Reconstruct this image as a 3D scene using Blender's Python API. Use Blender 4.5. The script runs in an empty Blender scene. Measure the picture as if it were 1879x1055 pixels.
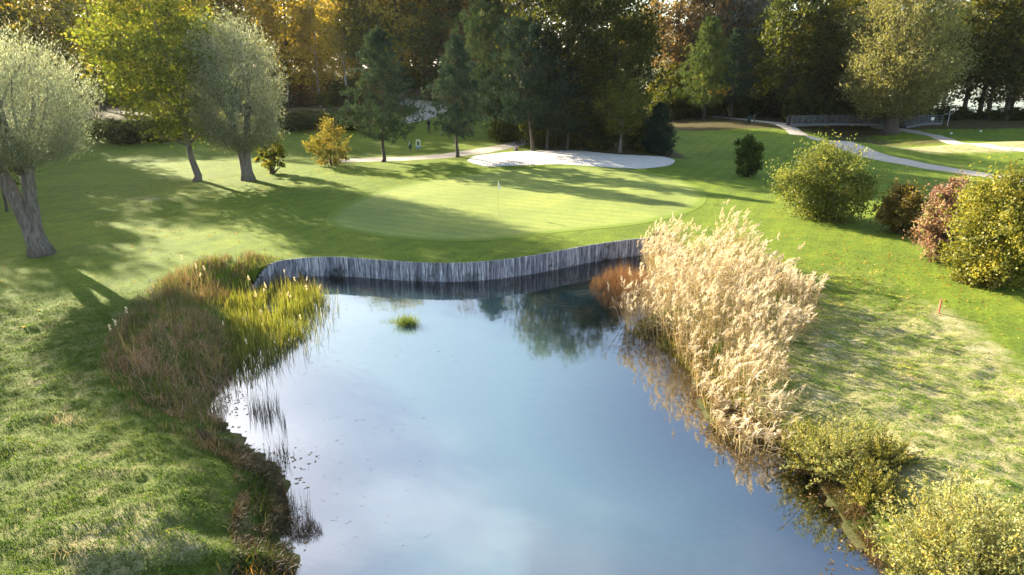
import bpy, bmesh, math, random
import numpy as np
from mathutils import Vector, Matrix

rng = np.random.default_rng(7)
random.seed(7)
R = math.radians
scene = bpy.context.scene
COL = scene.collection

# ------------------------------------------------------------------ camera
CAM_Z, PITCH, FPX = 10.4, R(18.0), 1252.0          # photograph pixels (1879 x 1055)
cam_d = bpy.data.cameras.new('camera')
cam = bpy.data.objects.new('camera', cam_d); COL.objects.link(cam)
cam.location = (0, 0, CAM_Z); cam.rotation_euler = (R(90) - PITCH, 0, 0)
cam_d.sensor_width = 36; cam_d.lens = 36 * FPX / 1879; cam_d.clip_start = 0.1; cam_d.clip_end = 6000
scene.camera = cam

# ------------------------------------------------------------------ light
SUN_AZ, SUN_EL = R(-47), R(20.5)                      # azimuth from +Y, towards +X positive
world = bpy.data.worlds.new('World'); scene.world = world; world.use_nodes = True
wn, wl = world.node_tree.nodes, world.node_tree.links
wn.clear()
sky = wn.new('ShaderNodeTexSky'); sky.sky_type = 'NISHITA'; sky.sun_disc = False
sky.sun_elevation = SUN_EL; sky.sun_rotation = SUN_AZ
sky.air_density = 1.0; sky.dust_density = 1.5; sky.ozone_density = 1.0; sky.altitude = 200
bg = wn.new('ShaderNodeBackground'); bg.inputs['Strength'].default_value = 0.08
# thin high cloud over the whole sky
tc = wn.new('ShaderNodeTexCoord'); mp = wn.new('ShaderNodeMapping'); mp.inputs['Scale'].default_value = (1.0, 1.0, 2.6)
mp.inputs['Location'].default_value = (0.9, 0.55, 0.2)
cn = wn.new('ShaderNodeTexNoise'); cn.inputs['Scale'].default_value = 1.5; cn.inputs['Detail'].default_value = 6; cn.inputs['Roughness'].default_value = 0.48
cr = wn.new('ShaderNodeMapRange'); cr.interpolation_type = 'SMOOTHSTEP'
cr.inputs['From Min'].default_value = 0.46; cr.inputs['From Max'].default_value = 0.78; cr.inputs['To Max'].default_value = 0.7
hs = wn.new('ShaderNodeHueSaturation'); hs.inputs['Saturation'].default_value = 0.3; hs.inputs['Value'].default_value = 2.0
mx = wn.new('ShaderNodeMix'); mx.data_type = 'RGBA'
wo = wn.new('ShaderNodeOutputWorld')
wl.new(tc.outputs['Generated'], mp.inputs['Vector']); wl.new(mp.outputs['Vector'], cn.inputs['Vector'])
wl.new(cn.outputs['Fac'], cr.inputs['Value']); wl.new(cr.outputs['Result'], mx.inputs[0])
wl.new(sky.outputs['Color'], mx.inputs[6]); wl.new(sky.outputs['Color'], hs.inputs['Color']); wl.new(hs.outputs['Color'], mx.inputs[7])
wl.new(mx.outputs[2], bg.inputs['Color']); wl.new(bg.outputs['Background'], wo.inputs['Surface'])

sun_d = bpy.data.lights.new('sun', 'SUN'); sun_d.energy = 5.0; sun_d.angle = R(0.6); sun_d.color = (1.0, 0.88, 0.68)
sun = bpy.data.objects.new('sun', sun_d); COL.objects.link(sun)
SUNV = Vector((math.sin(SUN_AZ) * math.cos(SUN_EL), math.cos(SUN_AZ) * math.cos(SUN_EL), math.sin(SUN_EL)))
sun.rotation_euler = SUNV.to_track_quat('Z', 'Y').to_euler(); sun.location = (-60, 60, 60)
vs = scene.view_settings
vs.view_transform = 'Standard'; vs.look = 'None'; vs.gamma = 1.0; vs.use_curve_mapping = False; vs.exposure = 2.25
scene.cycles.max_bounces = 6; scene.cycles.diffuse_bounces = 2; scene.cycles.glossy_bounces = 2
scene.cycles.transmission_bounces = 4; scene.cycles.transparent_max_bounces = 6
scene.cycles.caustics_reflective = False; scene.cycles.caustics_refractive = False
scene.cycles.use_denoising = True

# ------------------------------------------------------------------ helpers
def ray(px, py):
    x, y = (px - 939.5) / FPX, (527.5 - py) / FPX
    c, s = math.cos(PITCH), math.sin(PITCH)
    return np.array([x, c + y * s, -s + y * c])

def flat(px, py, z=0.0):
    d = ray(px, py); t = (z - CAM_Z) / d[2]
    return np.array([d[0] * t, d[1] * t])

def smooth(t): t = np.clip(t, 0, 1); return t * t * (3 - 2 * t)

def catmull(P, n=12, closed=False):
    P = np.asarray(P, float); m = len(P); out = []
    for i in range(m if closed else m - 1):
        if closed: p0, p1, p2, p3 = P[(i - 1) % m], P[i], P[(i + 1) % m], P[(i + 2) % m]
        else: p0, p1, p2, p3 = P[max(i - 1, 0)], P[i], P[i + 1], P[min(i + 2, m - 1)]
        for k in range(n):
            t = k / n
            out.append(0.5 * ((2 * p1) + (-p0 + p2) * t + (2 * p0 - 5 * p1 + 4 * p2 - p3) * t * t + (-p0 + 3 * p1 - 3 * p2 + p3) * t ** 3))
    if not closed: out.append(P[-1])
    return np.array(out)

def seg_dist(X, Y, P, closed=True):
    """distance, nearest segment index and nearest point from points to a polyline"""
    X = np.asarray(X, float); best = np.full(X.shape, 1e9); idx = np.zeros(X.shape, int)
    nx, ny = np.zeros_like(X), np.zeros_like(X)
    n = len(P)
    for i in range(n if closed else n - 1):
        a, b = P[i], P[(i + 1) % n]; d = b - a; L = d @ d + 1e-12
        t = np.clip(((X - a[0]) * d[0] + (Y - a[1]) * d[1]) / L, 0, 1)
        qx, qy = a[0] + t * d[0], a[1] + t * d[1]; dd = np.hypot(X - qx, Y - qy)
        m = dd < best
        best = np.where(m, dd, best); idx = np.where(m, i, idx); nx = np.where(m, qx, nx); ny = np.where(m, qy, ny)
    return best, idx, nx, ny

def inside(X, Y, P):
    X = np.asarray(X, float); c = np.zeros(X.shape, bool); n = len(P); j = n - 1
    for i in range(n):
        xi, yi, xj, yj = P[i][0], P[i][1], P[j][0], P[j][1]
        c ^= ((yi > Y) != (yj > Y)) & (X < (xj - xi) * (Y - yi) / (yj - yi + 1e-12) + xi)
        j = i
    return c

_perm = np.random.default_rng(3).random((64, 64))
def vnoise(x, y):
    x = np.asarray(x, float); y = np.asarray(y, float)
    xi, yi = np.floor(x).astype(int), np.floor(y).astype(int); fx, fy = smooth(x - xi), smooth(y - yi)
    g = lambda a, b: _perm[a % 64, b % 64]
    return (g(xi, yi) * (1 - fx) + g(xi + 1, yi) * fx) * (1 - fy) + (g(xi, yi + 1) * (1 - fx) + g(xi + 1, yi + 1) * fx) * fy
def fbm(x, y, o=3):
    s, a, t = 0, 1.0, 0
    for k in range(o):
        s = s + a * vnoise(x * 2 ** k + 17 * k, y * 2 ** k + 31 * k); t += a; a *= 0.5
    return s / t

# ------------------------------------------------------------------ plan of the place
WALL_PX = [(452, 500), (500, 483), (550, 474), (620, 472), (700, 477), (780, 481), (850, 481), (920, 476), (980, 468), (1040, 457), (1100, 447), (1150, 440), (1200, 436)]
WALL = catmull([flat(a, b, 1.0) for a, b in WALL_PX], 14)
RIGHT_PX = [(1240, 470), (1240, 545), (1180, 590), (1262, 660), (1290, 740), (1345, 800), (1440, 835), (1500, 885), (1545, 950), (1590, 1010), (1630, 1080), (1690, 1250)]
LEFT_PX = [(300, 1250), (520, 1080), (528, 1010), (520, 940), (508, 870), (455, 815), (395, 775), (385, 735), (420, 680), (455, 630), (440, 575), (430, 535)]
shore = [flat(a, b, 0) for a, b in RIGHT_PX] + [flat(a, b, 0) for a, b in LEFT_PX]
SH = catmull(shore, 8); SH = SH + np.column_stack([(fbm(SH[:, 0] * 1.3 + 2, SH[:, 1] * 1.3, 2) - .5) * .9, (fbm(SH[:, 0] * 1.3 + 40, SH[:, 1] * 1.3 + 9, 2) - .5) * .5])
POND = np.vstack([WALL, SH])
NW = len(WALL)
WALL_S = np.concatenate([[0], np.cumsum(np.linalg.norm(np.diff(WALL, axis=0), axis=1))])
WALL_LEN = WALL_S[-1]

def lawn(x, y):
    """height of the grass without the pond"""
    z = np.full(np.shape(x), 1.0)
    z = z + 0.55 * smooth((y - 60) / 14) * smooth((18 - np.abs(x - 4)) / 10)             # shoulder behind the green
    z = z + 2.3 * smooth((y - 72) / 45) * smooth((28 - x) / 26)                           # ground rises to the wood
    z = z + 2.2 * np.exp(-(((x + 15) / 13) ** 2 + ((y - 114) / 9) ** 2))                  # bridge ramp
    z = z + 1.0 * smooth((14 - np.abs(x - 33)) / 9) * smooth((y - 62) / 14) * smooth((98 - y) / 9)   # tee platform
    z = z - 1.5 * np.exp(-((x - 46 - (y - 88) * 0.3) / 6.0) ** 2) * smooth((y - 80) / 5) * smooth((112 - y) / 6)   # ditch under the bridge
    z = z + 1.1 * np.exp(-(((x - 62) / 16) ** 2 + ((y - 79) / 7) ** 2))                   # dry bank by the right path
    z = z + 0.9 * smooth((y - 98) / 20) * smooth((x - 26) / 10)                            # far bank
    z = z - 4.2 * smooth((y - 130) / 16) * smooth((x - 35) / 25)                          # falls to the lake
    z = z + 0.25 * (fbm(x / 11, y / 11, 2) - 0.5) * smooth((y - 15) / 20) + 0.10 * (fbm(x / 3.1 + 5, y / 3.1, 2) - 0.5)
    return z

GREEN_PX = [(598, 400), (640, 370), (720, 345), (820, 325), (930, 313), (1050, 309), (1160, 314), (1250, 330), (1292, 352), (1290, 378), (1230, 402), (1130, 418), (1010, 427), (900, 440), (790, 442), (680, 432), (618, 418)]
GREEN = catmull([flat(a, b, 1.0) for a, b in GREEN_PX], 8, True)

def rough_mask(x, y):
    """long grass: 1 in the unmown strips"""
    a = smooth((-4.0 - x) / 2 + (24 - y) / 4) * smooth((30 - y) / 6)
    line = 11.5 + (y - 12) * 0.16                                        # mown edge on the right bank
    b = smooth((x - 4) / 1.0) * smooth((line + 3.6 - x) / 1.2) * smooth((34 - y) / 5)
    return np.clip(a * (x < 0) + b * (x > 0), 0, 1)

def height(x, y, tuss=True):
    x = np.asarray(x, float); y = np.asarray(y, float)
    z = lawn(x, y)
    near = (x > -40) & (x < 45) & (y < 62)
    out = z.copy() if np.ndim(z) else np.array(z)
    xs, ys = x[near], y[near]
    d, idx, nx, ny = seg_dist(xs, ys, POND)
    ins = inside(xs, ys, POND)
    zl = z[near]
    iw = idx < NW - 1
    s = np.where(iw, WALL_S[np.clip(idx, 0, NW - 1)], 0)
    ws = np.where(iw, smooth((s + 0.2) / 2.2), 0)
    width = np.where(xs < 0, 2.6, 3.2)
    prof = smooth((d + 0.15) / width) ** 0.8
    zo = zl * (ws + (1 - ws) * (0.02 + 0.98 * prof))
    tr = 0.22 * (fbm(xs / 0.55, ys / 0.4, 2) - 0.5) * rough_mask(xs, ys) * smooth(d / 1.0) if tuss else 0
    zi = np.where(iw, -1.15, -1.15 * smooth(d / 3.0) - 0.02)
    out[near] = np.where(ins, zi, zo + tr)
    return out

def hz(x, y): return float(height(np.array([x]), np.array([y]), False)[0])

def at(px, py):
    """point where the ground shows at this place of the photograph"""
    d = ray(px, py); lo = None
    ts = np.concatenate([np.linspace(8, 60, 300), np.linspace(60, 400, 700)])
    X, Y, Z = d[0] * ts, d[1] * ts, CAM_Z + d[2] * ts
    below = Z <= height(X, Y, False)
    i = int(np.argmax(below)) if below.any() else len(ts) - 1
    return Vector((X[i], Y[i], float(height(X[i:i + 1], Y[i:i + 1], False)[0])))
def size_at(p, npx):
    """metres for npx photograph pixels at the distance of p"""
    depth = p[1] * math.cos(PITCH) + (CAM_Z - p[2]) * math.sin(PITCH)
    return npx * depth / FPX

# ------------------------------------------------------------------ mesh helpers
def mesh_np(name, V, F, attrs=None, smoothf=False, uv=None):
    """F: (n,k) int array with k = 3 or 4"""
    me = bpy.data.meshes.new(name); V = np.asarray(V, np.float32); F = np.asarray(F, np.int32)
    me.vertices.add(len(V)); me.vertices.foreach_set('co', V.ravel())
    k = F.shape[1]
    me.loops.add(F.size); me.loops.foreach_set('vertex_index', F.ravel())
    me.polygons.add(len(F)); me.polygons.foreach_set('loop_start', np.arange(0, F.size, k, dtype=np.int32))
    try: me.polygons.foreach_set('loop_total', np.full(len(F), k, np.int32))
    except Exception: pass
    if smoothf: me.polygons.foreach_set('use_smooth', np.ones(len(F), bool))
    for nm, dom, arr in (attrs or []):
        a = me.attributes.new(nm, 'FLOAT', dom); a.data.foreach_set('value', np.asarray(arr, np.float32))
    me.update(calc_edges=True); me.validate()
    return me

def link(name, me, mat=None, parent=None, loc=None, color=None):
    o = bpy.data.objects.new(name, me); COL.objects.link(o)
    if mat is not None and me is not None and len(me.materials) == 0: me.materials.append(mat)
    if parent is not None: o.parent = parent
    if loc is not None: o.location = loc
    if color is not None: o.color = (*color, 1)
    return o

def tag(o, label=None, cat=None, group=None, kind=None):
    if label: o['label'] = label
    if cat: o['category'] = cat
    if group: o['group'] = group
    if kind: o['kind'] = kind
    return o

def thing(name, label, cat, loc=(0, 0, 0), rz=0, group=None):
    o = bpy.data.objects.new(name, None); COL.objects.link(o); o.empty_display_size = 0.2
    o.location = loc; o.rotation_euler = (0, 0, rz)
    return tag(o, label, cat, group)

class MB:
    """collects simple solids into one mesh"""
    def __init__(s): s.v, s.f = [], []
    def add(s, V, F):
        b = len(s.v); s.v += [tuple(p) for p in V]; s.f += [tuple(i + b for i in f) for f in F]; return s
    def box(s, c, d, rot=None):
        M = rot or Matrix.Identity(3); V = []
        for x in (-.5, .5):
            for y in (-.5, .5):
                for z in (-.5, .5): V.append(Vector(c) + M @ Vector((x * d[0], y * d[1], z * d[2])))
        return s.add(V, [(0, 1, 3, 2), (4, 6, 7, 5), (0, 4, 5, 1), (2, 3, 7, 6), (0, 2, 6, 4), (1, 5, 7, 3)])
    def tube(s, P, rad, n=7, cap=True):
        P = [Vector(p) for p in P]; rad = rad if hasattr(rad, '__len__') else [rad] * len(P); b = len(s.v); ref = Vector((0.31, 0.95, 0.05))
        for i, p in enumerate(P):
            t = (P[min(i + 1, len(P) - 1)] - P[max(i - 1, 0)]).normalized()
            u = t.cross(ref); u = u.normalized() if u.length > 1e-3 else t.orthogonal().normalized(); w = t.cross(u)
            for k in range(n):
                a = 2 * math.pi * k / n; s.v.append(tuple(p + (u * math.cos(a) + w * math.sin(a)) * rad[i]))
        for i in range(len(P) - 1):
            for k in range(n):
                k2 = (k + 1) % n; s.f.append((b + i * n + k, b + i * n + k2, b + (i + 1) * n + k2, b + (i + 1) * n + k))
        if cap:
            s.f.append(tuple(b + k for k in range(n))[::-1]); s.f.append(tuple(b + (len(P) - 1) * n + k for k in range(n)))
        return s
    def lathe(s, prof, c=(0, 0, 0), n=12):
        b = len(s.v)
        for r, z in prof:
            for k in range(n):
                a = 2 * math.pi * k / n; s.v.append((c[0] + r * math.cos(a), c[1] + r * math.sin(a), c[2] + z))
        for i in range(len(prof) - 1):
            for k in range(n):
                k2 = (k + 1) % n; s.f.append((b + i * n + k, b + i * n + k2, b + (i + 1) * n + k2, b + (i + 1) * n + k))
        s.f.append(tuple(b + k for k in range(n))[::-1]); s.f.append(tuple(b + (len(prof) - 1) * n + k for k in range(n)))
        return s
    def mesh(s, name, smoothf=False):
        me = bpy.data.meshes.new(name); me.from_pydata(s.v, [], s.f); me.update()
        if smoothf:
            for p in me.polygons: p.use_smooth = True
        return me
    def build(s, name, mat, parent=None, smoothf=False, loc=None, color=None): return link(name, s.mesh(name, smoothf), mat, parent, loc, color)

# ------------------------------------------------------------------ materials
def new_mat(name):
    m = bpy.data.materials.new(name); m.use_nodes = True; m.node_tree.nodes.clear(); return m, m.node_tree.nodes, m.node_tree.links

def N(nodes, typ, **kw):
    n = nodes.new(typ)
    for k, v in kw.items():
        if k in n.inputs.keys(): n.inputs[k].default_value = v
        else: setattr(n, k, v)
    return n
def ramp(nodes, stops, interp='LINEAR'):
    n = nodes.new('ShaderNodeValToRGB'); cr_ = n.color_ramp; cr_.interpolation = interp
    while len(cr_.elements) > 1: cr_.elements.remove(cr_.elements[-1])
    cr_.elements[0].position = stops[0][0]; cr_.elements[0].color = (*stops[0][1], 1)
    for p, c in stops[1:]: e = cr_.elements.new(p); e.color = (*c, 1)
    return n
def mixc(nodes, links, fac, a, b, mode='MIX'):
    n = nodes.new('ShaderNodeMix'); n.data_type = 'RGBA'; n.blend_type = mode; n.clamp_factor = True
    for s, v in ((0, fac), (6, a), (7, b)):
        if hasattr(v, 'is_linked') or isinstance(v, bpy.types.NodeSocket): links.new(v, n.inputs[s])
        else: n.inputs[s].default_value = v if s == 0 else (*v, 1)
    return n.outputs[2]

def leaf_mat(name, stops, transl=0.45, gloss=0.018, rough=0.55, tl_tint=(1.25, 1.15, 0.55)):
    """leaf colour from a per-leaf random value, tinted by the object's own colour; light comes through the leaf"""
    m, n, l = new_mat(name)
    at_ = N(n, 'ShaderNodeAttribute', attribute_name='rnd'); rp = ramp(n, stops); l.new(at_.outputs['Fac'], rp.inputs[0])
    oi = n.new('ShaderNodeObjectInfo')
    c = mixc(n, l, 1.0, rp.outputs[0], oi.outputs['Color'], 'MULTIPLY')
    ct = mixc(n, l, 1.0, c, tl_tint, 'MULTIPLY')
    d = n.new('ShaderNodeBsdfDiffuse'); t = n.new('ShaderNodeBsdfTranslucent'); g = N(n, 'ShaderNodeBsdfGlossy', Roughness=rough)
    l.new(c, d.inputs['Color']); l.new(ct, t.inputs['Color'])
    m1 = N(n, 'ShaderNodeMixShader'); m1.inputs[0].default_value = transl; l.new(d.outputs[0], m1.inputs[1]); l.new(t.outputs[0], m1.inputs[2])
    m2 = N(n, 'ShaderNodeMixShader'); m2.inputs[0].default_value = gloss; l.new(m1.outputs[0], m2.inputs[1]); l.new(g.outputs[0], m2.inputs[2])
    o = n.new('ShaderNodeOutputMaterial'); l.new(m2.outputs[0], o.inputs['Surface'])
    return m

M = {}
M['leaf'] = leaf_mat('leaf_broad', [(0, (.05, .065, .013)), (.45, (.11, .135, .025)), (.8, (.19, .205, .035)), (1, (.27, .25, .05))], 0.58)
M['leaf_gold'] = leaf_mat('leaf_gold', [(0, (.14, .115, .02)), (.4, (.29, .235, .04)), (.75, (.42, .345, .06)), (1, (.46, .32, .07))], 0.56, tl_tint=(1.2, 1.0, 0.5))
M['leaf_rust'] = leaf_mat('leaf_rust', [(0, (.09, .075, .032)), (.4, (.19, .14, .05)), (.8, (.28, .185, .065)), (1, (.33, .25, .09))], 0.5, tl_tint=(1.2, .95, .5))
M['leaf_silver'] = leaf_mat('leaf_silver', [(0, (.10, .11, .06)), (.5, (.20, .215, .13)), (.85, (.34, .36, .26)), (1, (.46, .48, .38))], 0.45, 0.09, 0.55, (1.1, 1.1, .75))
M['leaf_olive'] = leaf_mat('leaf_olive', [(0, (.10, .095, .03)), (.5, (.18, .165, .05)), (.85, (.26, .23, .08)), (1, (.34, .24, .07))], 0.46, 0.02, 0.55, (1.2, 1.1, .55))
M['leaf_pink'] = leaf_mat('leaf_pink', [(0, (.15, .10, .05)), (.4, (.32, .19, .12)), (.75, (.46, .29, .22)), (.9, (.44, .40, .15)), (1, (.30, .33, .10))], 0.45, tl_tint=(1.1, .95, .75))
M['needle'] = leaf_mat('needle', [(0, (.018, .032, .022)), (.5, (.035, .058, .035)), (.85, (.06, .085, .045)), (1, (.12, .09, .045))], 0.25, 0.008, 0.6, (1.1, 1.15, .7))
M['reed'] = leaf_mat('reed_straw', [(0, (.22, .15, .06)), (.35, (.44, .35, .18)), (.75, (.62, .53, .39)), (1, (.78, .70, .58))], 0.42, 0.05, 0.5, (1.1, 1.0, .7))
M['sedge'] = leaf_mat('sedge', [(0, (.05, .035, .02)), (.4, (.13, .085, .045)), (.8, (.22, .15, .08)), (1, (.32, .26, .16))], 0.35, 0.05, 0.5, (1.1, 1.0, .7))
M['cattail'] = leaf_mat('cattail_leaf', [(0, (.07, .07, .015)), (.35, (.15, .17, .03)), (.7, (.24, .26, .05)), (.88, (.30, .25, .10)), (1, (.40, .34, .20))], 0.5, 0.06, 0.4, (1.15, 1.1, .5))
M['grassblade'] = leaf_mat('grass_blade', [(0, (.03, .055, .010)), (.5, (.065, .11, .018)), (.82, (.11, .16, .03)), (.93, (.20, .19, .07)), (1, (.34, .28, .16))], 0.5, 0.012, 0.6, (1.15, 1.15, .5))

def bark_mat(name, a, b, scale=9):
    m, n, l = new_mat(name)
    tc_ = n.new('ShaderNodeTexCoord'); mp_ = N(n, 'ShaderNodeMapping', Scale=(1, 1, .18)); l.new(tc_.outputs['Object'], mp_.inputs[0])
    no = N(n, 'ShaderNodeTexNoise', Scale=scale, Detail=6.0, Roughness=.65); l.new(mp_.outputs[0], no.inputs['Vector'])
    rp = ramp(n, [(.3, a), (.68, b)]); l.new(no.outputs['Fac'], rp.inputs[0])
    bp = N(n, 'ShaderNodeBump', Strength=.9, Distance=.06); l.new(no.outputs['Fac'], bp.inputs['Height'])
    p = N(n, 'ShaderNodeBsdfPrincipled', Roughness=.9); l.new(rp.outputs[0], p.inputs['Base Color']); l.new(bp.outputs[0], p.inputs['Normal'])
    o = n.new('ShaderNodeOutputMaterial'); l.new(p.outputs[0], o.inputs[0]); return m
M['bark'] = bark_mat('bark_grey', (.06, .048, .038), (.24, .20, .165))
M['bark_dark'] = bark_mat('bark_dark', (.03, .024, .018), (.11, .085, .065))
M['bark_birch'] = bark_mat('bark_birch', (.18, .17, .155), (.70, .68, .64), 5)

def simple(name, col, rough=.6, noise=0.0, scale=20, metallic=0):
    m, n, l = new_mat(name); p = N(n, 'ShaderNodeBsdfPrincipled', Roughness=rough, Metallic=metallic)
    tc_ = n.new('ShaderNodeTexCoord'); no = N(n, 'ShaderNodeTexNoise', Scale=float(scale), Detail=4.0); l.new(tc_.outputs['Object'], no.inputs['Vector'])
    lo = tuple(c * (1 - noise) for c in col); hi = tuple(min(1, c * (1 + noise)) for c in col)
    rp = ramp(n, [(.3, lo), (.7, hi)]); l.new(no.outputs['Fac'], rp.inputs[0]); l.new(rp.outputs[0], p.inputs['Base Color'])
    o = n.new('ShaderNodeOutputMaterial'); l.new(p.outputs[0], o.inputs[0]); return m
M['white'] = simple('white_paint', (.78, .78, .76), .5, .06)
M['flagcloth'] = simple('flag_cloth', (.8, .8, .78), .8, .04)
M['yellow'] = simple('yellow_paint', (.72, .60, .12), .45, .08)
M['red'] = simple('red_paint', (.62, .13, .08), .55, .15)
M['blue'] = simple('blue_paint', (.06, .22, .45), .5, .1)
M['dkgreen'] = simple('dark_green_paint', (.015, .06, .05), .4, .2)
M['signpale'] = simple('pale_sign', (.62, .66, .40), .5, .1)
M['navy'] = simple('navy_cloth', (.012, .015, .03), .9, .3)
M['skin'] = simple('skin', (.45, .27, .19), .6, .05)
M['hair'] = simple('hair', (.05, .035, .025), .8, .2)
M['greywood'] = simple('grey_wood', (.12, .12, .125), .85, .3, 12)
M['brownwood'] = simple('brown_wood', (.20, .125, .09), .85, .3, 12)
M['metalgrey'] = simple('grey_metal', (.35, .36, .37), .5, .1)
M['black'] = simple('dark_hole', (.01, .01, .01), .9)

# --- grass sheet
def grass_mat(name, base, rough_col, is_green=False):
    m, n, l = new_mat(name)
    g = n.new('ShaderNodeNewGeometry')
    def noise(sc, det=4.0, vec=None, ro=.6):
        x = N(n, 'ShaderNodeTexNoise', Scale=sc, Detail=det, Roughness=ro); l.new(vec or g.outputs['Position'], x.inputs['Vector']); return x.outputs['Fac']
    big = ramp(n, [(.32, tuple(c * .82 for c in base)), (.5, base), (.7, (base[0] * 1.30, base[1] * 1.16, base[2] * 1.1))]); l.new(noise(.16), big.inputs[0])
    fine = ramp(n, [(.34, (.55, .58, .6)), (.5, (1, 1, 1)), (.68, (1.5, 1.42, 1.3))]); l.new(noise(5.0 if not is_green else 3.0, 8.0, ro=.75), fine.inputs[0])
    col = mixc(n, l, .8 if not is_green else .35, big.outputs[0], fine.outputs[0], 'MULTIPLY')
    med = ramp(n, [(.36, (.80, .84, .86)), (.5, (1, 1, 1)), (.66, (1.24, 1.18, 1.05))]); l.new(noise(.85, 5.0, ro=.65), med.inputs[0])
    col = mixc(n, l, .9 if not is_green else .4, col, med.outputs[0], 'MULTIPLY')
    # mower stripes, broad and faint
    mp_ = N(n, 'ShaderNodeMapping', Rotation=(0, 0, R(28) if not is_green else R(-62)), Scale=(.55, .55, .55)); l.new(g.outputs['Position'], mp_.inputs[0])
    wv = N(n, 'ShaderNodeTexWave', Scale=.42 if not is_green else .5, Distortion=2.2 if not is_green else .5, Detail=1.5); wv.inputs['Detail Scale'].default_value = .4; l.new(mp_.outputs[0], wv.inputs['Vector'])
    st = ramp(n, [(.3, (.92, .93, .92)), (.7, (1.07, 1.05, 1.0))]); l.new(wv.outputs['Fac'], st.inputs[0])
    col = mixc(n, l, .8, col, st.outputs[0], 'MULTIPLY')
    if is_green:
        ea = N(n, 'ShaderNodeAttribute', attribute_name='edge').outputs['Fac']
        es = N(n, 'ShaderNodeMath', operation='MULTIPLY_ADD'); l.new(noise(1.6, 5.0), es.inputs[0]); es.inputs[1].default_value = .7; l.new(ea, es.inputs[2])
        er = N(n, 'ShaderNodeMapRange', interpolation_type='SMOOTHSTEP'); er.inputs['From Min'].default_value = .45; er.inputs['From Max'].default_value = 1.25; l.new(es.outputs[0], er.inputs['Value'])
        col = mixc(n, l, er.outputs[0], col, (.118, .170, .016))
    if not is_green:
        def attr(nm): return N(n, 'ShaderNodeAttribute', attribute_name=nm).outputs['Fac']
        # unmown grass: patchy, with thatch
        rp = ramp(n, [(.3, (.055, .085, .016)), (.5, rough_col), (.62, (.19, .18, .06)), (.76, (.30, .25, .13))]); l.new(noise(1.1, 7.0, ro=.7), rp.inputs[0])
        rc = mixc(n, l, .7, rp.outputs[0], fine.outputs[0], 'MULTIPLY')
        col = mixc(n, l, attr('rough'), col, rc)
        # straw on the dry banks
        sp = ramp(n, [(.30, (.15, .16, .04)), (.5, (.34, .30, .14)), (.7, (.50, .43, .27))]); l.new(noise(1.6, 8.0, ro=.72), sp.inputs[0])
        dm = N(n, 'ShaderNodeMath', operation='MULTIPLY_ADD'); l.new(noise(.6, 5.0), dm.inputs[0]); dm.inputs[1].default_value = 1.0
        sub = N(n, 'ShaderNodeMath', operation='ADD'); l.new(attr('dry'), sub.inputs[0]); l.new(noise(.9, 6.0, ro=.7), sub.inputs[1])
        dr = N(n, 'ShaderNodeMapRange', interpolation_type='SMOOTHSTEP'); dr.inputs['From Min'].default_value = .72; dr.inputs['From Max'].default_value = 1.12; l.new(sub.outputs[0], dr.inputs['Value'])
        col = mixc(n, l, dr.outputs[0], col, sp.outputs[0])
        # leaf litter under the trees
        lp = ramp(n, [(.35, (.022, .016, .010)), (.6, (.075, .045, .022)), (.75, (.15, .085, .03))]); l.new(noise(3.2, 8.0, ro=.75), lp.inputs[0])
        sub2 = N(n, 'ShaderNodeMath', operation='ADD'); l.new(attr('litter'), sub2.inputs[0]); l.new(noise(.8, 6.0), sub2.inputs[1])
        lr = N(n, 'ShaderNodeMapRange', interpolation_type='SMOOTHSTEP'); lr.inputs['From Min'].default_value = .75; lr.inputs['From Max'].default_value = 1.2; l.new(sub2.outputs[0], lr.inputs['Value'])
        col = mixc(n, l, lr.outputs[0], col, lp.outputs[0])
        # pond bottom
        bp_ = ramp(n, [(.35, (.03, .04, .015)), (.55, (.085, .08, .03)), (.7, (.14, .125, .06))]); l.new(noise(1.3, 6.0), bp_.inputs[0])
        col = mixc(n, l, attr('bed'), col, bp_.outputs[0])
    bmp = N(n, 'ShaderNodeBump', Strength=.8 if not is_green else .25, Distance=.14 if not is_green else .05); l.new(noise(5.5, 9.0, ro=.8), bmp.inputs['Height'])
    d = N(n, 'ShaderNodeBsdfPrincipled', Roughness=.85); d.inputs['Sheen Weight'].default_value = .06; d.inputs['Sheen Roughness'].default_value = .5; d.inputs['Sheen Tint'].default_value = (.75, .9, .25, 1)
    d.inputs['Specular IOR Level'].default_value = .12
    l.new(col, d.inputs['Base Color']); l.new(bmp.outputs[0], d.inputs['Normal'])
    o = n.new('ShaderNodeOutputMaterial'); l.new(d.outputs[0], o.inputs[0]); return m
M['grass'] = grass_mat('lawn_grass', (.118, .172, .014), (.12, .155, .022))
M['green'] = grass_mat('putting_green_grass', (.185, .225, .055), (0, 0, 0), True)

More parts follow.
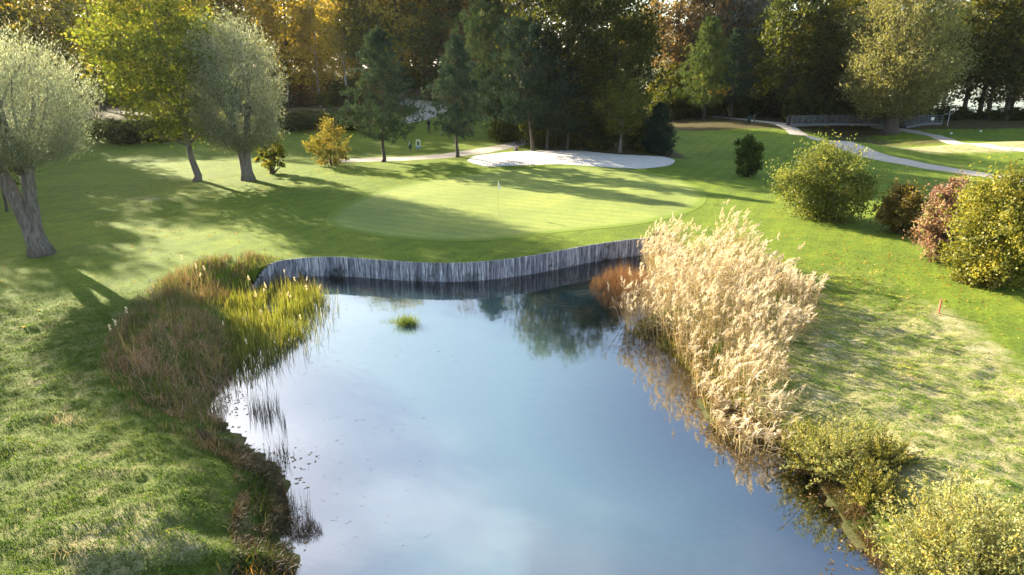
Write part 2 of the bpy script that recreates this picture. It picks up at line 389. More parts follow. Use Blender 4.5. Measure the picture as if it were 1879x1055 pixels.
def sand_mat(name, a, b):
    m, n, l = new_mat(name); g = n.new('ShaderNodeNewGeometry')
    no = N(n, 'ShaderNodeTexNoise', Scale=1.6, Detail=8.0, Roughness=.7); l.new(g.outputs['Position'], no.inputs['Vector'])
    rp = ramp(n, [(.3, a), (.7, b)]); l.new(no.outputs['Fac'], rp.inputs[0])
    n2 = N(n, 'ShaderNodeTexNoise', Scale=6.0, Detail=6.0, Roughness=.7); l.new(g.outputs['Position'], n2.inputs['Vector'])
    wv = N(n, 'ShaderNodeTexWave', Scale=1.1, Distortion=6.0, Detail=3.0); wv.inputs['Detail Scale'].default_value = .6; l.new(g.outputs['Position'], wv.inputs['Vector'])
    sm = N(n, 'ShaderNodeMath', operation='MULTIPLY_ADD'); l.new(wv.outputs['Fac'], sm.inputs[0]); sm.inputs[1].default_value = .5; l.new(n2.outputs['Fac'], sm.inputs[2])
    bp = N(n, 'ShaderNodeBump', Strength=.4, Distance=.1); l.new(sm.outputs[0], bp.inputs['Height'])
    p = N(n, 'ShaderNodeBsdfPrincipled', Roughness=.95); p.inputs['Specular IOR Level'].default_value = .1
    l.new(rp.outputs[0], p.inputs['Base Color']); l.new(bp.outputs[0], p.inputs['Normal'])
    o = n.new('ShaderNodeOutputMaterial'); l.new(p.outputs[0], o.inputs[0]); return m
M['sand'] = sand_mat('bunker_sand', (.52, .475, .41), (.66, .61, .54))
M['gravel'] = sand_mat('path_gravel', (.38, .33, .27), (.56, .49, .41))

def plank_mat():
    m, n, l = new_mat('weathered_plank'); tc_ = n.new('ShaderNodeTexCoord'); oi = n.new('ShaderNodeObjectInfo')
    ad = N(n, 'ShaderNodeVectorMath', operation='ADD'); l.new(tc_.outputs['Object'], ad.inputs[0])
    cb = n.new('ShaderNodeCombineXYZ'); mu = N(n, 'ShaderNodeMath', operation='MULTIPLY'); mu.inputs[1].default_value = 57.0; l.new(oi.outputs['Random'], mu.inputs[0]); l.new(mu.outputs[0], cb.inputs[0]); l.new(mu.outputs[0], cb.inputs[2]); l.new(cb.outputs[0], ad.inputs[1])
    mp_ = N(n, 'ShaderNodeMapping', Scale=(14, 14, 1.6)); l.new(ad.outputs[0], mp_.inputs[0])
    no = N(n, 'ShaderNodeTexNoise', Scale=1.0, Detail=7.0, Roughness=.65); l.new(mp_.outputs[0], no.inputs['Vector'])
    rp = ramp(n, [(.32, (.05, .05, .056)), (.45, (.25, .25, .275)), (.58, (.48, .48, .515)), (.72, (.78, .78, .80))]); l.new(no.outputs['Fac'], rp.inputs[0])
    rt = ramp(n, [(0, (.55, .55, .6)), (.5, (.95, .93, .95)), (1, (1.2, 1.18, 1.15))]); l.new(oi.outputs['Random'], rt.inputs[0])
    c = mixc(n, l, 1.0, rp.outputs[0], rt.outputs[0], 'MULTIPLY')
    g = n.new('ShaderNodeNewGeometry'); mo = N(n, 'ShaderNodeTexNoise', Scale=.55, Detail=5.0, Roughness=.7); l.new(g.outputs['Position'], mo.inputs['Vector'])
    mr = N(n, 'ShaderNodeMapRange', interpolation_type='SMOOTHSTEP'); mr.inputs['From Min'].default_value = .56; mr.inputs['From Max'].default_value = .68; mr.inputs['To Max'].default_value = .85; l.new(mo.outputs['Fac'], mr.inputs['Value'])
    c = mixc(n, l, mr.outputs[0], c, (.035, .042, .014))
    bp = N(n, 'ShaderNodeBump', Strength=.6, Distance=.02); l.new(no.outputs['Fac'], bp.inputs['Height'])
    p = N(n, 'ShaderNodeBsdfPrincipled', Roughness=.85); l.new(c, p.inputs['Base Color']); l.new(bp.outputs[0], p.inputs['Normal'])
    o = n.new('ShaderNodeOutputMaterial'); l.new(p.outputs[0], o.inputs[0]); return m
M['plank'] = plank_mat()

def water_mat(name, tint, body, ior, body_mix):
    m, n, l = new_mat(name); g = n.new('ShaderNodeNewGeometry')
    no = N(n, 'ShaderNodeTexNoise', Scale=1.2, Detail=3.0); l.new(g.outputs['Position'], no.inputs['Vector'])
    bp = N(n, 'ShaderNodeBump', Strength=.05, Distance=.05); l.new(no.outputs['Fac'], bp.inputs['Height'])
    fr = N(n, 'ShaderNodeFresnel', IOR=ior)
    gl = N(n, 'ShaderNodeBsdfGlossy', Roughness=.045); l.new(bp.outputs[0], gl.inputs['Normal'])
    tr = N(n, 'ShaderNodeBsdfTransparent', Color=(*tint, 1)); df = N(n, 'ShaderNodeBsdfDiffuse', Color=(*body, 1))
    at_ = N(n, 'ShaderNodeAttribute', attribute_name='deep')
    mb = N(n, 'ShaderNodeMath', operation='MULTIPLY'); l.new(at_.outputs['Fac'], mb.inputs[0]); mb.inputs[1].default_value = body_mix
    m0 = n.new('ShaderNodeMixShader'); l.new(mb.outputs[0], m0.inputs[0]); l.new(tr.outputs[0], m0.inputs[1]); l.new(df.outputs[0], m0.inputs[2])
    m1 = n.new('ShaderNodeMixShader'); l.new(fr.outputs[0], m1.inputs[0]); l.new(m0.outputs[0], m1.inputs[1]); l.new(gl.outputs[0], m1.inputs[2])
    o = n.new('ShaderNodeOutputMaterial'); l.new(m1.outputs[0], o.inputs[0]); return m
M['water'] = water_mat('pond_water', (.80, .86, .76), (.065, .125, .125), 4.5, .85)
M['lake'] = water_mat('lake_water', (.5, .6, .6), (.10, .17, .20), 3.0, 1.0)

# ------------------------------------------------------------------ ground
def axis(parts):
    out = [parts[0][0]]
    for a, b, step, grow in parts:
        x, s = a, step
        while x < b - 1e-6: x = min(x + s, b); out.append(x); s *= grow
    return np.array(out)
ax_x = axis([(0, 22, .22, 1.0), (22, 60, .25, 1.02), (60, 3000, 1.2, 1.14)]); ax_x = np.concatenate([-ax_x[:0:-1], ax_x])
ax_y = axis([(2, 46, .22, 1.0), (46, 130, .3, 1.008), (130, 3500, 1.4, 1.13)]); ax_y = np.concatenate([[-400, -60, -15, -4], ax_y])
GX, GY = np.meshgrid(ax_x, ax_y)
gx, gy = GX.ravel().copy(), GY.ravel().copy()
gz = height(gx, gy)
nxv, nyv = len(ax_x), len(ax_y)
ii = (np.arange(nyv - 1)[:, None] * nxv + np.arange(nxv - 1)[None, :]).ravel()
GF = np.stack([ii, ii + 1, ii + nxv + 1, ii + nxv], 1)
# the lawn is cut off along the plank wall
near = (gx > -20) & (gx < 12) & (gy > 20) & (gy < 46)
ins = np.zeros(len(gx), bool); onw = np.zeros(len(gx), bool); px_, py_ = gx.copy(), gy.copy(); dist = np.full(len(gx), 99.0)
d_, idx_, qx_, qy_ = seg_dist(gx[near], gy[near], POND)
ins[near] = inside(gx[near], gy[near], POND); onw[near] = (idx_ < NW - 1); px_[near] = qx_; py_[near] = qy_; dist[near] = d_
wall_in = ins & onw & (dist < 3)
fo = (~wall_in[GF]).any(1) & wall_in[GF].any(1) & ((~ins[GF]) & onw[GF]).any(1)      # faces across the wall line
snap = np.zeros(len(gx), bool); snap[GF[fo].ravel()] = True; snap &= wall_in
gx[snap], gy[snap] = px_[snap], py_[snap]
gz[snap] = lawn(gx[snap], gy[snap]) - 0.01
outs = ~ins
kill = snap[GF].any(1) & ~(outs[GF].any(1))
GF = GF[~kill]
# masks
dpond = np.full(len(gx), 99.0); nr = (np.abs(gx) < 45) & (gy < 62)
dpond[nr] = seg_dist(gx[nr], gy[nr], POND)[0]
rough = rough_mask(gx, gy)
dry = 0.52 * smooth((gx - 5) / 2) * smooth((16.5 + (gy - 12) * .22 - gx) / 2.5) * smooth((30 - gy) / 6)
dry = np.maximum(dry, 1.0 * np.exp(-(((gx - 60) / 17) ** 4 + ((gy - 80) / 5.5) ** 4)))
dry = np.maximum(dry, 0.62 * np.exp(-(((gx + 7.5) / 3.2) ** 2 + ((gy - 11.8) / 1.6) ** 2)))
dry = np.maximum(dry, 0.30 * np.exp(-(((gx + 12.5) / 1.2) ** 2 + ((gy - 18.7) / .8) ** 2)))
dry = np.maximum(dry, 0.48 * np.exp(-(((gx + 27) / 2.6) ** 2 + ((gy - 50) / 1.6) ** 2)))
litter = 0.9 * smooth((gy - 96) / 14) * smooth((34 - gx) / 14)
litter = np.maximum(litter, 0.8 * smooth((gy - 70) / 3) * smooth((gx - 1.5) / 2.5) * smooth((19.5 - gx) / 2))
litter = np.maximum(litter, 0.95 * smooth((gy - 103) / 6) * smooth((gx - 20) / 10))
litter = np.maximum(litter, 0.6 * np.exp(-(((gx - 55) / 6) ** 2 + ((gy - 93) / 6) ** 2)))
dry = dry * smooth((dpond - .3) / 1.6); bed = 1 - smooth((gz - .02) / .22)
gme = mesh_np('ground', np.stack([gx, gy, gz], 1), GF, [('rough', 'POINT', rough), ('dry', 'POINT', dry), ('litter', 'POINT', litter), ('bed', 'POINT', bed)], True)
ground = tag(link('ground', gme, M['grass']), 'mown grass of the golf course with rough banks round the pond', None, None, 'structure')

def sheet(name, poly, mat, step, lift, label, hfun=None, seed=0):
    """a sheet over the ground inside a closed outline"""
    bm = bmesh.new(); P = np.asarray(poly); x0, y0 = P.min(0); x1, y1 = P.max(0)
    from mathutils.geometry import delaunay_2d_cdt
    xs, ys = np.meshgrid(np.arange(x0, x1, step), np.arange(y0, y1, step)); xs, ys = xs.ravel(), ys.ravel()
    k = inside(xs, ys, P); xs, ys = xs[k], ys[k]; dd = seg_dist(xs, ys, P)[0]; k = dd > step * .4; xs, ys = xs[k], ys[k]
    pts = [Vector(p) for p in P] + [Vector((a, b)) for a, b in zip(xs, ys)]
    r = delaunay_2d_cdt(pts, [], [list(range(len(P)))], 1, 1e-5)
    V = np.array([(v.x, v.y) for v in r[0]]); F = np.array([f for f in r[2] if len(f) == 3])
    z = height(V[:, 0], V[:, 1], False) + lift
    if hfun is not None: z = z + hfun(V[:, 0], V[:, 1], seg_dist(V[:, 0], V[:, 1], P)[0])
    eg = 1 - smooth(seg_dist(V[:, 0], V[:, 1], P)[0] / 1.3)
    return tag(link(name, mesh_np(name, np.column_stack([V, z]), F, [('edge', 'POINT', eg)], True), mat), label, None, None, 'structure')

putting_green = sheet('putting_green', GREEN, M['green'], .4, .012, 'closely mown pale putting green round the flag')
BUNK_PX = [(858, 294), (880, 285), (940, 279), (1000, 277), (1060, 278), (1120, 283), (1180, 286), (1222, 289), (1238, 297), (1225, 305), (1180, 310), (1120, 309), (1060, 304), (1000, 303), (940, 306), (895, 306), (866, 301)]
BUNKER = catmull([at(a, b).to_2d() for a, b in BUNK_PX], 6, True)
bunker = sheet('bunker', BUNKER, M['sand'], .6, .045, 'white sand bunker behind the putting green', lambda x, y, d: -0.04 + .05 * fbm(x * 1.5, y * 1.5, 2) + .12 * smooth((d) / 1.5) * smooth((x - 2) * .1))

def path(name, pts, widths, label, lift=.035, mat='gravel', zmin=None):
    P = catmull([p.to_2d() if hasattr(p, 'to_2d') else Vector(p) for p in pts], 10); W = np.interp(np.linspace(0, 1, len(P)), np.linspace(0, 1, len(widths)), widths)
    T = np.gradient(P, axis=0); T /= np.linalg.norm(T, axis=1)[:, None]; Nn = np.stack([-T[:, 1], T[:, 0]], 1)
    K = 7; V = []
    for k in range(K):
        u = k / (K - 1) - .5
        wob = (fbm(P[:, 0] * .9 + k * 3, P[:, 1] * .9, 2) - .5) * .35 if k in (0, K - 1) else 0
        q = P + Nn * ((W * u + wob))[:, None]; V.append(np.column_stack([q, height(q[:, 0], q[:, 1], False) + lift - (.03 if k in (0, K - 1) else 0)]))
    V = np.stack(V, 1).reshape(-1, 3); n = len(P)
    F = [(i * K + k, (i + 1) * K + k, (i + 1) * K + k + 1, i * K + k + 1) for i in range(n - 1) for k in range(K - 1)]
    return tag(link(name, mesh_np(name, V, np.array(F), None, True), M[mat]), label, None, None, 'structure')

path('gravel_path', [at(588, 297), at(640, 295), at(705, 292), at(780, 289), at(840, 284), at(900, 274), at(945, 265), at(978, 255)], [1.2, 2.4, 3.2, 3.2, 3.0, 2.6, 2.4, 2.2], 'pale gravel path curving behind the green past the pines')
path('sand_path', [at(735, 226), at(770, 216), at(795, 205), at(790, 195), at(760, 190), at(725, 184)], [1.5, 4.0, 4.2, 3.6, 3.6, 3.2], 'pale sandy path climbing to the brown railed bridge')
path('gravel_path', [at(1200, 204), at(1290, 212), at(1385, 222), at(1450, 236), at(1510, 256), at(1580, 279), at(1680, 302), at(1790, 320), at(1990, 345)], [1.6, 1.8, 2.0, 2.6, 3.6, 3.2, 2.8, 2.7, 2.7], 'pale gravel path running from the wood down to the right')
path('gravel_path', [at(1600, 232), at(1650, 238), at(1720, 251), at(1800, 265), at(1890, 279), at(2000, 292)], [1.6, 1.8, 2.0, 2.0, 2.0, 2.0], 'thin gravel path beyond the dry bank at the far right')

# pond bottom and water
wx, wy = np.meshgrid(np.arange(-22, 24, .5), np.arange(3, 48, .5)); wx, wy = wx.ravel(), wy.ravel()
nwx, nwy = len(np.arange(-22, 24, .5)), len(np.arange(3, 48, .5))
wi = (np.arange(nwy - 1)[:, None] * nwx + np.arange(nwx - 1)[None, :]).ravel(); WF = np.stack([wi, wi + 1, wi + nwx + 1, wi + nwx], 1)
keep = (inside(wx, wy, POND) | (seg_dist(wx, wy, POND)[0] < .9))
back = (seg_dist(wx, wy, WALL, False)[0] > .0)
WFk = WF[keep[WF].all(1)]
dsh, ishore, _, _ = seg_dist(wx, wy, POND)
deep = np.where(inside(wx, wy, POND), smooth((dsh - .3) / np.where(wx > 0, 6.5, 2.5)), 0); deep = np.where((ishore < NW - 1), np.maximum(deep, .15) * smooth(dsh / 4), deep)
tag(link('pond', mesh_np('pond', np.stack([wx, wy, 0 * wx], 1), WFk, [('deep', 'POINT', deep)], True), M['water']), 'calm milky blue pond reflecting the sky', None, None, 'structure')
M['bed'] = simple('pond_mud', (.05, .06, .03), .9, .4, 2)
tag(link('pond_bed', mesh_np('pond_bed', np.array([(-24, 2, -1.4), (26, 2, -1.4), (26, 46, -1.4), (-24, 46, -1.4)]), np.array([(0, 1, 2, 3)])), M['bed']), 'muddy bottom of the pond', None, None, 'structure')
lv = np.array([(40, 138, .35), (420, 138, .35), (420, 420, .35), (40, 420, .35)])
tag(link('lake', mesh_np('lake', lv, np.array([(0, 1, 2, 3)]), [('deep', 'POINT', np.ones(4))]), M['lake']), 'pale lake glinting through the trees at the far right', None, None, 'structure')

# ------------------------------------------------------------------ retaining wall of planks
wall = thing('retaining_wall', 'curved retaining wall of weathered grey planks at the pond edge', 'wall', (float(WALL[NW // 2][0]), float(WALL[NW // 2][1]), 0))
pv = []
for v in range(6):
    mb = MB(); w = (.165, .18, .195, .15, .21, .175)[v]; b = .012
    mb.box((0, 0, 0.0), (w, .06, 2.0)); me = mb.mesh('plank'); bm = bmesh.new(); bm.from_mesh(me)
    bmesh.ops.bevel(bm, geom=bm.edges[:], offset=b, segments=1, affect='EDGES'); bm.to_mesh(me); bm.free(); me.materials.append(M['plank']); pv.append((w, me))
s = 0.05; k = 0
while s < WALL_LEN - .1:
    w, me = pv[int(rng.integers(6))]
    sc = s + w / 2; i = int(np.clip(np.searchsorted(WALL_S, sc) - 1, 0, NW - 2)); t = (sc - WALL_S[i]) / (WALL_S[i + 1] - WALL_S[i])
    p = WALL[i] + (WALL[i + 1] - WALL[i]) * t; d = WALL[i + 1] - WALL[i]
    top = hz(p[0] + d[1] * -.2, p[1] + abs(.25)) + .03 + rng.normal(0, .009)
    nrm = Vector((d[1], -d[0], 0)).normalized()
    o = bpy.data.objects.new('plank', me); COL.objects.link(o); o.parent = wall
    pos = Vector((p[0], p[1], top - 1.0)) + nrm * (.035 + rng.normal(0, .006))
    o.location = pos - wall.location; o.rotation_euler = (rng.normal(0, .012), rng.normal(0, .006), math.atan2(d[1], d[0]))
    s += w + .012

# ------------------------------------------------------------------ plant builders
def unit(v): return v / (np.linalg.norm(v, axis=1, keepdims=True) + 1e-9)
def rdir(n, r): return unit(r.normal(size=(n, 3)))

class Foliage:
    def __init__(s): s.V, s.F, s.A, s.n = [], [], [], 0
    def leaves(s, C, D, L, W, rnd, r):
        n = len(C); L = np.broadcast_to(np.asarray(L, float), n)[:, None]; W = np.broadcast_to(np.asarray(W, float), n)[:, None]
        S = unit(np.cross(D, rdir(n, r)))
        V = np.stack([C - D * L * .5, C + S * W * .5 - D * L * .06, C + D * L * .5, C - S * W * .5 - D * L * .06], 1).reshape(-1, 3)
        F = np.arange(n * 4).reshape(n, 4) + s.n
        s.V.append(V); s.F.append(F); s.A.append(np.clip(rnd, 0, 1)); s.n += n * 4
    def blades(s, B, D, L, W, droop, rnd, r, segs=3, wind=None, taper=.75):
        """ribbons that start at B, head along D and hang over"""
        n = len(B); L = np.broadcast_to(np.asarray(L, float), n)[:, None]; W = np.broadcast_to(np.asarray(W, float), n)[:, None]
        droop = np.broadcast_to(np.asarray(droop, float), n)[:, None]
        S = np.cross(D, rdir(n, r)); S[:, 2] *= .3; S = unit(S); H = D.copy(); H[:, 2] = 0
        H = H + (wind if wind is not None else 0)
        rows = []
        for k in range(segs + 1):
            t = k / segs; P = B + D * L * t + H * L * droop * t * t * .6; P[:, 2:3] -= droop * L * t * t * .75
            w = W * .5 * ((1 - t) ** taper if k < segs else .06); rows += [P - S * w, P + S * w]
        V = np.stack(rows, 1).reshape(-1, 3); m = 2 * (segs + 1); base = np.arange(n)[:, None] * m + s.n
        for k in range(segs): s.F.append(np.concatenate([base + 2 * k, base + 2 * k + 1, base + 2 * k + 3, base + 2 * k + 2], 1)); s.A.append(np.clip(rnd, 0, 1))
        s.V.append(V); s.n += n * m
    def mesh(s, name): return mesh_np(name, np.concatenate(s.V), np.concatenate(s.F), [('rnd', 'FACE', np.concatenate(s.A))])

def limb(mb, a, b, r0, r1, r, sag=0.12, n=5, sides=6):
    a, b = np.array(a, float), np.array(b, float); L = np.linalg.norm(b - a); off = r.normal(size=3) * L * .06; P, Rr = [], []
    for k in range(n):
        t = k / (n - 1); p = a + (b - a) * t + off * math.sin(t * math.pi); p[2] += L * sag * math.sin(t * math.pi) * .6
        P.append(p); Rr.append(r0 + (r1 - r0) * t ** .8)
    mb.tube(P, Rr, sides)

def trunk_line(mb, H, r0, lean, r, top_frac=.85, n=9, flare=1.7, sides=10):
    P, Rr = [], []
    w1, w2 = r.uniform(0, 6.28, 2)
    for k in range(n):
        t = k / (n - 1) * top_frac; P.append((lean[0] * H * t + .012 * H * math.sin(5 * t + w1), lean[1] * H * t + .012 * H * math.sin(4 * t + w2), H * t - .15 * (k == 0)))
        Rr.append(r0 * (1 - t) ** .8 * (flare if k == 0 else 1.0 + (flare - 1) * max(0, .15 - t) * 2))
    Rr = [max(x, .02) for x in Rr]
    P.insert(1, (lean[0] * H * .015, lean[1] * H * .015, .025 * H)); Rr.insert(1, r0 * 1.18)
    mb.tube(P, Rr, sides); return lambda t: np.array([lean[0] * H * t + .012 * H * math.sin(5 * t + w1), lean[1] * H * t + .012 * H * math.sin(4 * t + w2), H * t])

def broad_tree(H, cb, rx, nclump, per, leaf, seed, lean=(0, 0), r0=None, flat_=.75, top=1.0, gap=.0, droop=0.0, cshift=(0, 0), limbs=16, spread=.20, egg=0.0):
    r = np.random.default_rng(seed); mb = MB(); r0 = r0 or H * .017; fo = Foliage()
    pt = trunk_line(mb, H, r0, lean, r)
    cz, rz = (cb + H) / 2, (H - cb) / 2
    d = rdir(nclump, r); rad = r.uniform(.12, 1.0, nclump) ** .45
    bump = .78 + .42 * fbm(d[:, 0] * 1.7 + seed, d[:, 1] * 1.7 + d[:, 2] * 1.9, 2)
    tz = d[:, 2] * rad
    wprof = 1.0 - egg * np.clip(tz, -1, 1) * .5
    C = np.stack([d[:, 0] * rad * rx * bump * wprof, d[:, 1] * rad * rx * bump * wprof, cz + tz * rz * (.9 + .2 * bump)], 1)
    C[:, 0] += lean[0] * C[:, 2] + cshift[0]; C[:, 1] += lean[1] * C[:, 2] + cshift[1]
    C[:, 2] = np.clip(C[:, 2], cb * .9 + .1, None)
    crnd = np.clip(.45 + .25 * r.normal(size=nclump) + .08 * tz, 0, 1)
    cs = rx * spread * r.uniform(.7, 1.35, nclump)
    idx = np.repeat(np.arange(nclump), per); n = len(idx)
    off = r.normal(size=(n, 3)) * cs[idx][:, None] * .62; off[:, 2] *= flat_
    P = C[idx] + off
    D = rdir(n, r); D[:, 2] -= .35 + droop; D = unit(D)
    sz = leaf * r.uniform(.65, 1.35, n)
    fo.leaves(P, D, sz, sz * .68, crnd[idx] + .17 * r.normal(size=n), r)
    order = np.argsort(-rad)
    for k in order[:: max(1, nclump // limbs)][:limbs]:
        t0 = np.clip((C[k][2] - .55 * np.hypot(C[k][0] - lean[0] * C[k][2], C[k][1])) / H, cb / H * .85, .78)
        limb(mb, pt(t0), C[k], r0 * (1 - t0) * .55 + .02, .02, r, .1)
    return mb.mesh('trunk', True), fo.mesh('crown')

def willow_tree(H, hb, rx, nshoot, per, L, W, seed, stems, r0, lean=(0, 0), dome=1.0, hang=0.0, cb=None):
    """pollard willow: a thick forked trunk and a dome of fine upright shoots"""
    r = np.random.default_rng(seed); mb = MB(); fo = Foliage(); cb = cb if cb is not None else hb * .8
    cz = cb + (H - cb) * .45; rzu, rzd = H - cz, cz - cb
    for (a, fr, tilt, rr) in stems:
        P, Rr = [], []
        for k in range(7):
            t = k / 6; z = -.15 + t * hb * fr
            P.append((math.cos(a) * (tilt * t ** 1.5 * hb) + lean[0] * z, math.sin(a) * (tilt * t ** 1.5 * hb) + lean[1] * z, z)); Rr.append(rr * (1.55 if k == 0 else 1.12 if k == 1 else 1 - .3 * t))
        mb.tube(P, Rr, 11); tip = np.array(P[-1])
        for q in range(9):
            e = np.array([r.uniform(-1, 1) * rx * .55, r.uniform(-1, 1) * rx * .55, cz + r.uniform(-.1, .62) * rzu]) + np.array([lean[0] * H, lean[1] * H, 0])
            limb(mb, tip - np.array([0, 0, .1]), e, rr * .38, .025, r, .15)
    d = rdir(nshoot, r); rad = r.uniform(.45, 1.0, nshoot) ** .6
    bump = .66 + .62 * fbm(d[:, 0] * 2 + seed, d[:, 1] * 2 + d[:, 2] * 2.3, 2)
    E = np.stack([d[:, 0] * rx * rad * bump, d[:, 1] * rx * rad * bump, np.where(d[:, 2] > 0, d[:, 2] * rzu, d[:, 2] * rzd) * rad * (.85 + .2 * bump) + cz], 1)
    E[:, :2] += np.array(lean) * H
    base = np.stack([E[:, 0] * .45, E[:, 1] * .45, np.maximum(E[:, 2] - (1.1 + .25 * H * r.uniform(.4, 1, nshoot)), cb * .95)], 1)
    outw = E - base; crnd = np.clip(.42 + .2 * r.normal(size=nshoot) + .18 * (E[:, 2] - cz) / rzu, 0, 1)
    idx = np.repeat(np.arange(nshoot), per); n = len(idx); t = r.uniform(.25, 1.0, n) * r.uniform(.92, 1.14, nshoot)[idx]
    P = base[idx] + outw[idx] * t[:, None]; P[:, 2] += .10 * H * np.sin(t * math.pi) * .35 - hang * t ** 2 * np.hypot(E[idx, 0], E[idx, 1]) * .25
    P += r.normal(size=(n, 3)) * (.05 + .02 * H * .6)
    D = unit(unit(outw[idx]) * .8 + r.normal(size=(n, 3)) * .55 + np.array([0, 0, .25 - hang])); sz = r.uniform(.7, 1.3, n)
    fo.leaves(P, D, L * sz, W * sz, crnd[idx] + .16 * r.normal(size=n), r)
    return mb.mesh('trunk', True), fo.mesh('crown')

def pine_tree(H, cb, rx, seed, nb=58, lean=(0, 0), r0=None, tuft=.34, conic=.75, dense=1.0):
    r = np.random.default_rng(seed); mb = MB(); fo = Foliage(); r0 = r0 or H * .014
    pt = trunk_line(mb, H, r0, lean, r, .99, 9, 1.5); T, TD, TR = [], [], []
    for k in range(nb):
        t = (k + r.uniform(0, 1)) / nb; z = cb + (H - cb) * t
        prof = (1 - t) ** conic * (.55 + .45 * min(1, t * 5)) ; L = rx * (prof * r.uniform(.65, 1.12) + .06)
        a = k * 2.399 + r.uniform(-.4, .4); up = .05 + .55 * t + r.uniform(-.08, .12)
        b0 = pt(z / H); tip = b0 + np.array([math.cos(a) * L, math.sin(a) * L, L * up])
        limb(mb, b0, tip, max(.012, r0 * .3 * (1 - t)), .008, r, -.12, 4, 4)
        m = max(5, int((6 + 15 * L / rx) * dense)); rb = .45 + .2 * r.normal()
        for q in range(m):
            u = r.uniform(.28, 1.04); p = b0 + (tip - b0) * u; w = L * .22 * (1.15 - abs(u - .6))
            p = p + np.array([r.normal() * w, r.normal() * w, r.normal() * .07 * L + .06 - .12 * L * math.sin(u * math.pi)]); T.append(p); TR.append(rb)
            TD.append((math.cos(a) * .5, math.sin(a) * .5, .75))
    T, TD, TR = np.array(T), np.array(TD), np.array(TR); per = 15
    idx = np.repeat(np.arange(len(T)), per); n = len(idx)
    D = unit(TD[idx] + r.normal(size=(n, 3)) * .75); ln = tuft * r.uniform(.7, 1.25, n)
    fo.leaves(T[idx] + D * ln[:, None] * .5 + r.normal(size=(n, 3)) * .10, D, ln * 1.1, ln * .27, TR[idx] + .17 * r.normal(size=n), r)
    return mb.mesh('trunk', True), fo.mesh('crown')

def bush(H, rx, nclump, per, leaf, seed, cb=.05, stems=7, spiky=.0, aspect=.68, ry=None):
    r = np.random.default_rng(seed); mb = MB(); fo = Foliage(); ry = ry or rx
    d = rdir(nclump, r); rad = r.uniform(.15, 1, nclump) ** .42
    bump = .48 + 1.0 * fbm(d[:, 0] * 1.9 + seed, d[:, 1] * 1.9 + d[:, 2] * 2.2, 2)
    C = np.stack([d[:, 0] * rad * rx * bump, d[:, 1] * rad * ry * bump, H * (.47 + .52 * d[:, 2] * rad * (.6 + .4 * bump))], 1); C[:, 2] = np.clip(C[:, 2], cb, None)
    crnd = np.clip(.45 + .25 * r.normal(size=nclump), 0, 1); cs = rx * .135 * r.uniform(.5, 1.6, nclump)
    idx = np.repeat(np.arange(nclump), per); n = len(idx); P = C[idx] + r.normal(size=(n, 3)) * cs[idx][:, None] * .65; P[:, 2] = np.clip(P[:, 2], .03, None)
    if spiky:
        sp = r.random(n) < spiky; P[sp] += unit(d[idx[sp]] + np.array([0, 0, .6])) * (cs[idx[sp]] * r.uniform(.5, 2.6, sp.sum()))[:, None]
    D = rdir(n, r); D[:, 2] += .1; D = unit(D); sz = leaf * r.uniform(.65, 1.35, n)
    fo.leaves(P, D, sz, sz * aspect, crnd[idx] + .17 * r.normal(size=n), r)
    for k in range(stems):
        e = C[int(r.integers(nclump))]; limb(mb, (r.normal() * rx * .08, r.normal() * rx * .08, -.1), e, .012 * H + .012, .008, r, .1, 4, 5)
    return mb.mesh('stem', True), fo.mesh('crown')

def shoot_shrub(H, rx, nshoot, per, L, W, seed):
    """loose shrub: thin shoots from the ground, leaves along each"""
    r = np.random.default_rng(seed); mb = MB(); fo = Foliage(); a = r.uniform(0, 6.28, nshoot); q = r.uniform(0, 1, nshoot) ** .6
    b0 = np.column_stack([np.cos(a) * q * rx * .45, np.sin(a) * q * rx * .45, np.zeros(nshoot)]); hh = H * (1 - .55 * q ** 2) * r.uniform(.35, 1.25, nshoot)
    tip = np.column_stack([np.cos(a) * q * rx * 1.05, np.sin(a) * q * rx * 1.05, hh]) + r.normal(size=(nshoot, 3)) * .13 * rx; tip[:, 2] = np.maximum(tip[:, 2], .15)
    for k in range(nshoot):
        if k % 4 == 0: limb(mb, b0[k] - np.array([0, 0, .1]), tip[k], .012, .004, r, .12, 4, 4)
    cr_ = np.clip(.45 + .25 * r.normal(size=nshoot), 0, 1); idx = np.repeat(np.arange(nshoot), per); n = len(idx); t = r.uniform(.12, 1.03, n) ** .8; d = tip - b0
    P = b0[idx] + d[idx] * t[:, None] + r.normal(size=(n, 3)) * (.05 * H * (1.1 - .7 * t))[:, None]; P[:, 2] += .07 * H * np.sin(t * 3.14); P[:, 2] = np.maximum(P[:, 2], .03)
    D = unit(unit(d)[idx] * .7 + r.normal(size=(n, 3)) * .6); sz = r.uniform(.6, 1.4, n)
    fo.leaves(P, D, L * sz, W * sz, cr_[idx] + .18 * r.normal(size=n) + .1 * t, r)
    return mb.mesh('stem', True), fo.mesh('crown')

def plant(name, pair, loc, label, cat, leafmat, bark='bark', color=(1, 1, 1), rz=0.0, sc=(1, 1, 1), group=None, stem_name='trunk', crown_name='crown'):
    t = thing(name, label, cat, loc, rz, group); sc = sc if hasattr(sc, '__len__') else (sc,) * 3; t.scale = sc
    a = bpy.data.objects.new(stem_name, pair[0]); b = bpy.data.objects.new(crown_name, pair[1])
    for o, m in ((a, bark), (b, leafmat)):
        COL.objects.link(o); o.parent = t
        if len(o.data.materials) == 0: o.data.materials.append(None)
        o.material_slots[0].link = 'OBJECT'; o.material_slots[0].material = M[m]
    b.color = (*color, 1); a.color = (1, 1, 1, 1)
    return t

def on(px, py, dz=0.0):
    p = at(px, py); p.z += dz; return p

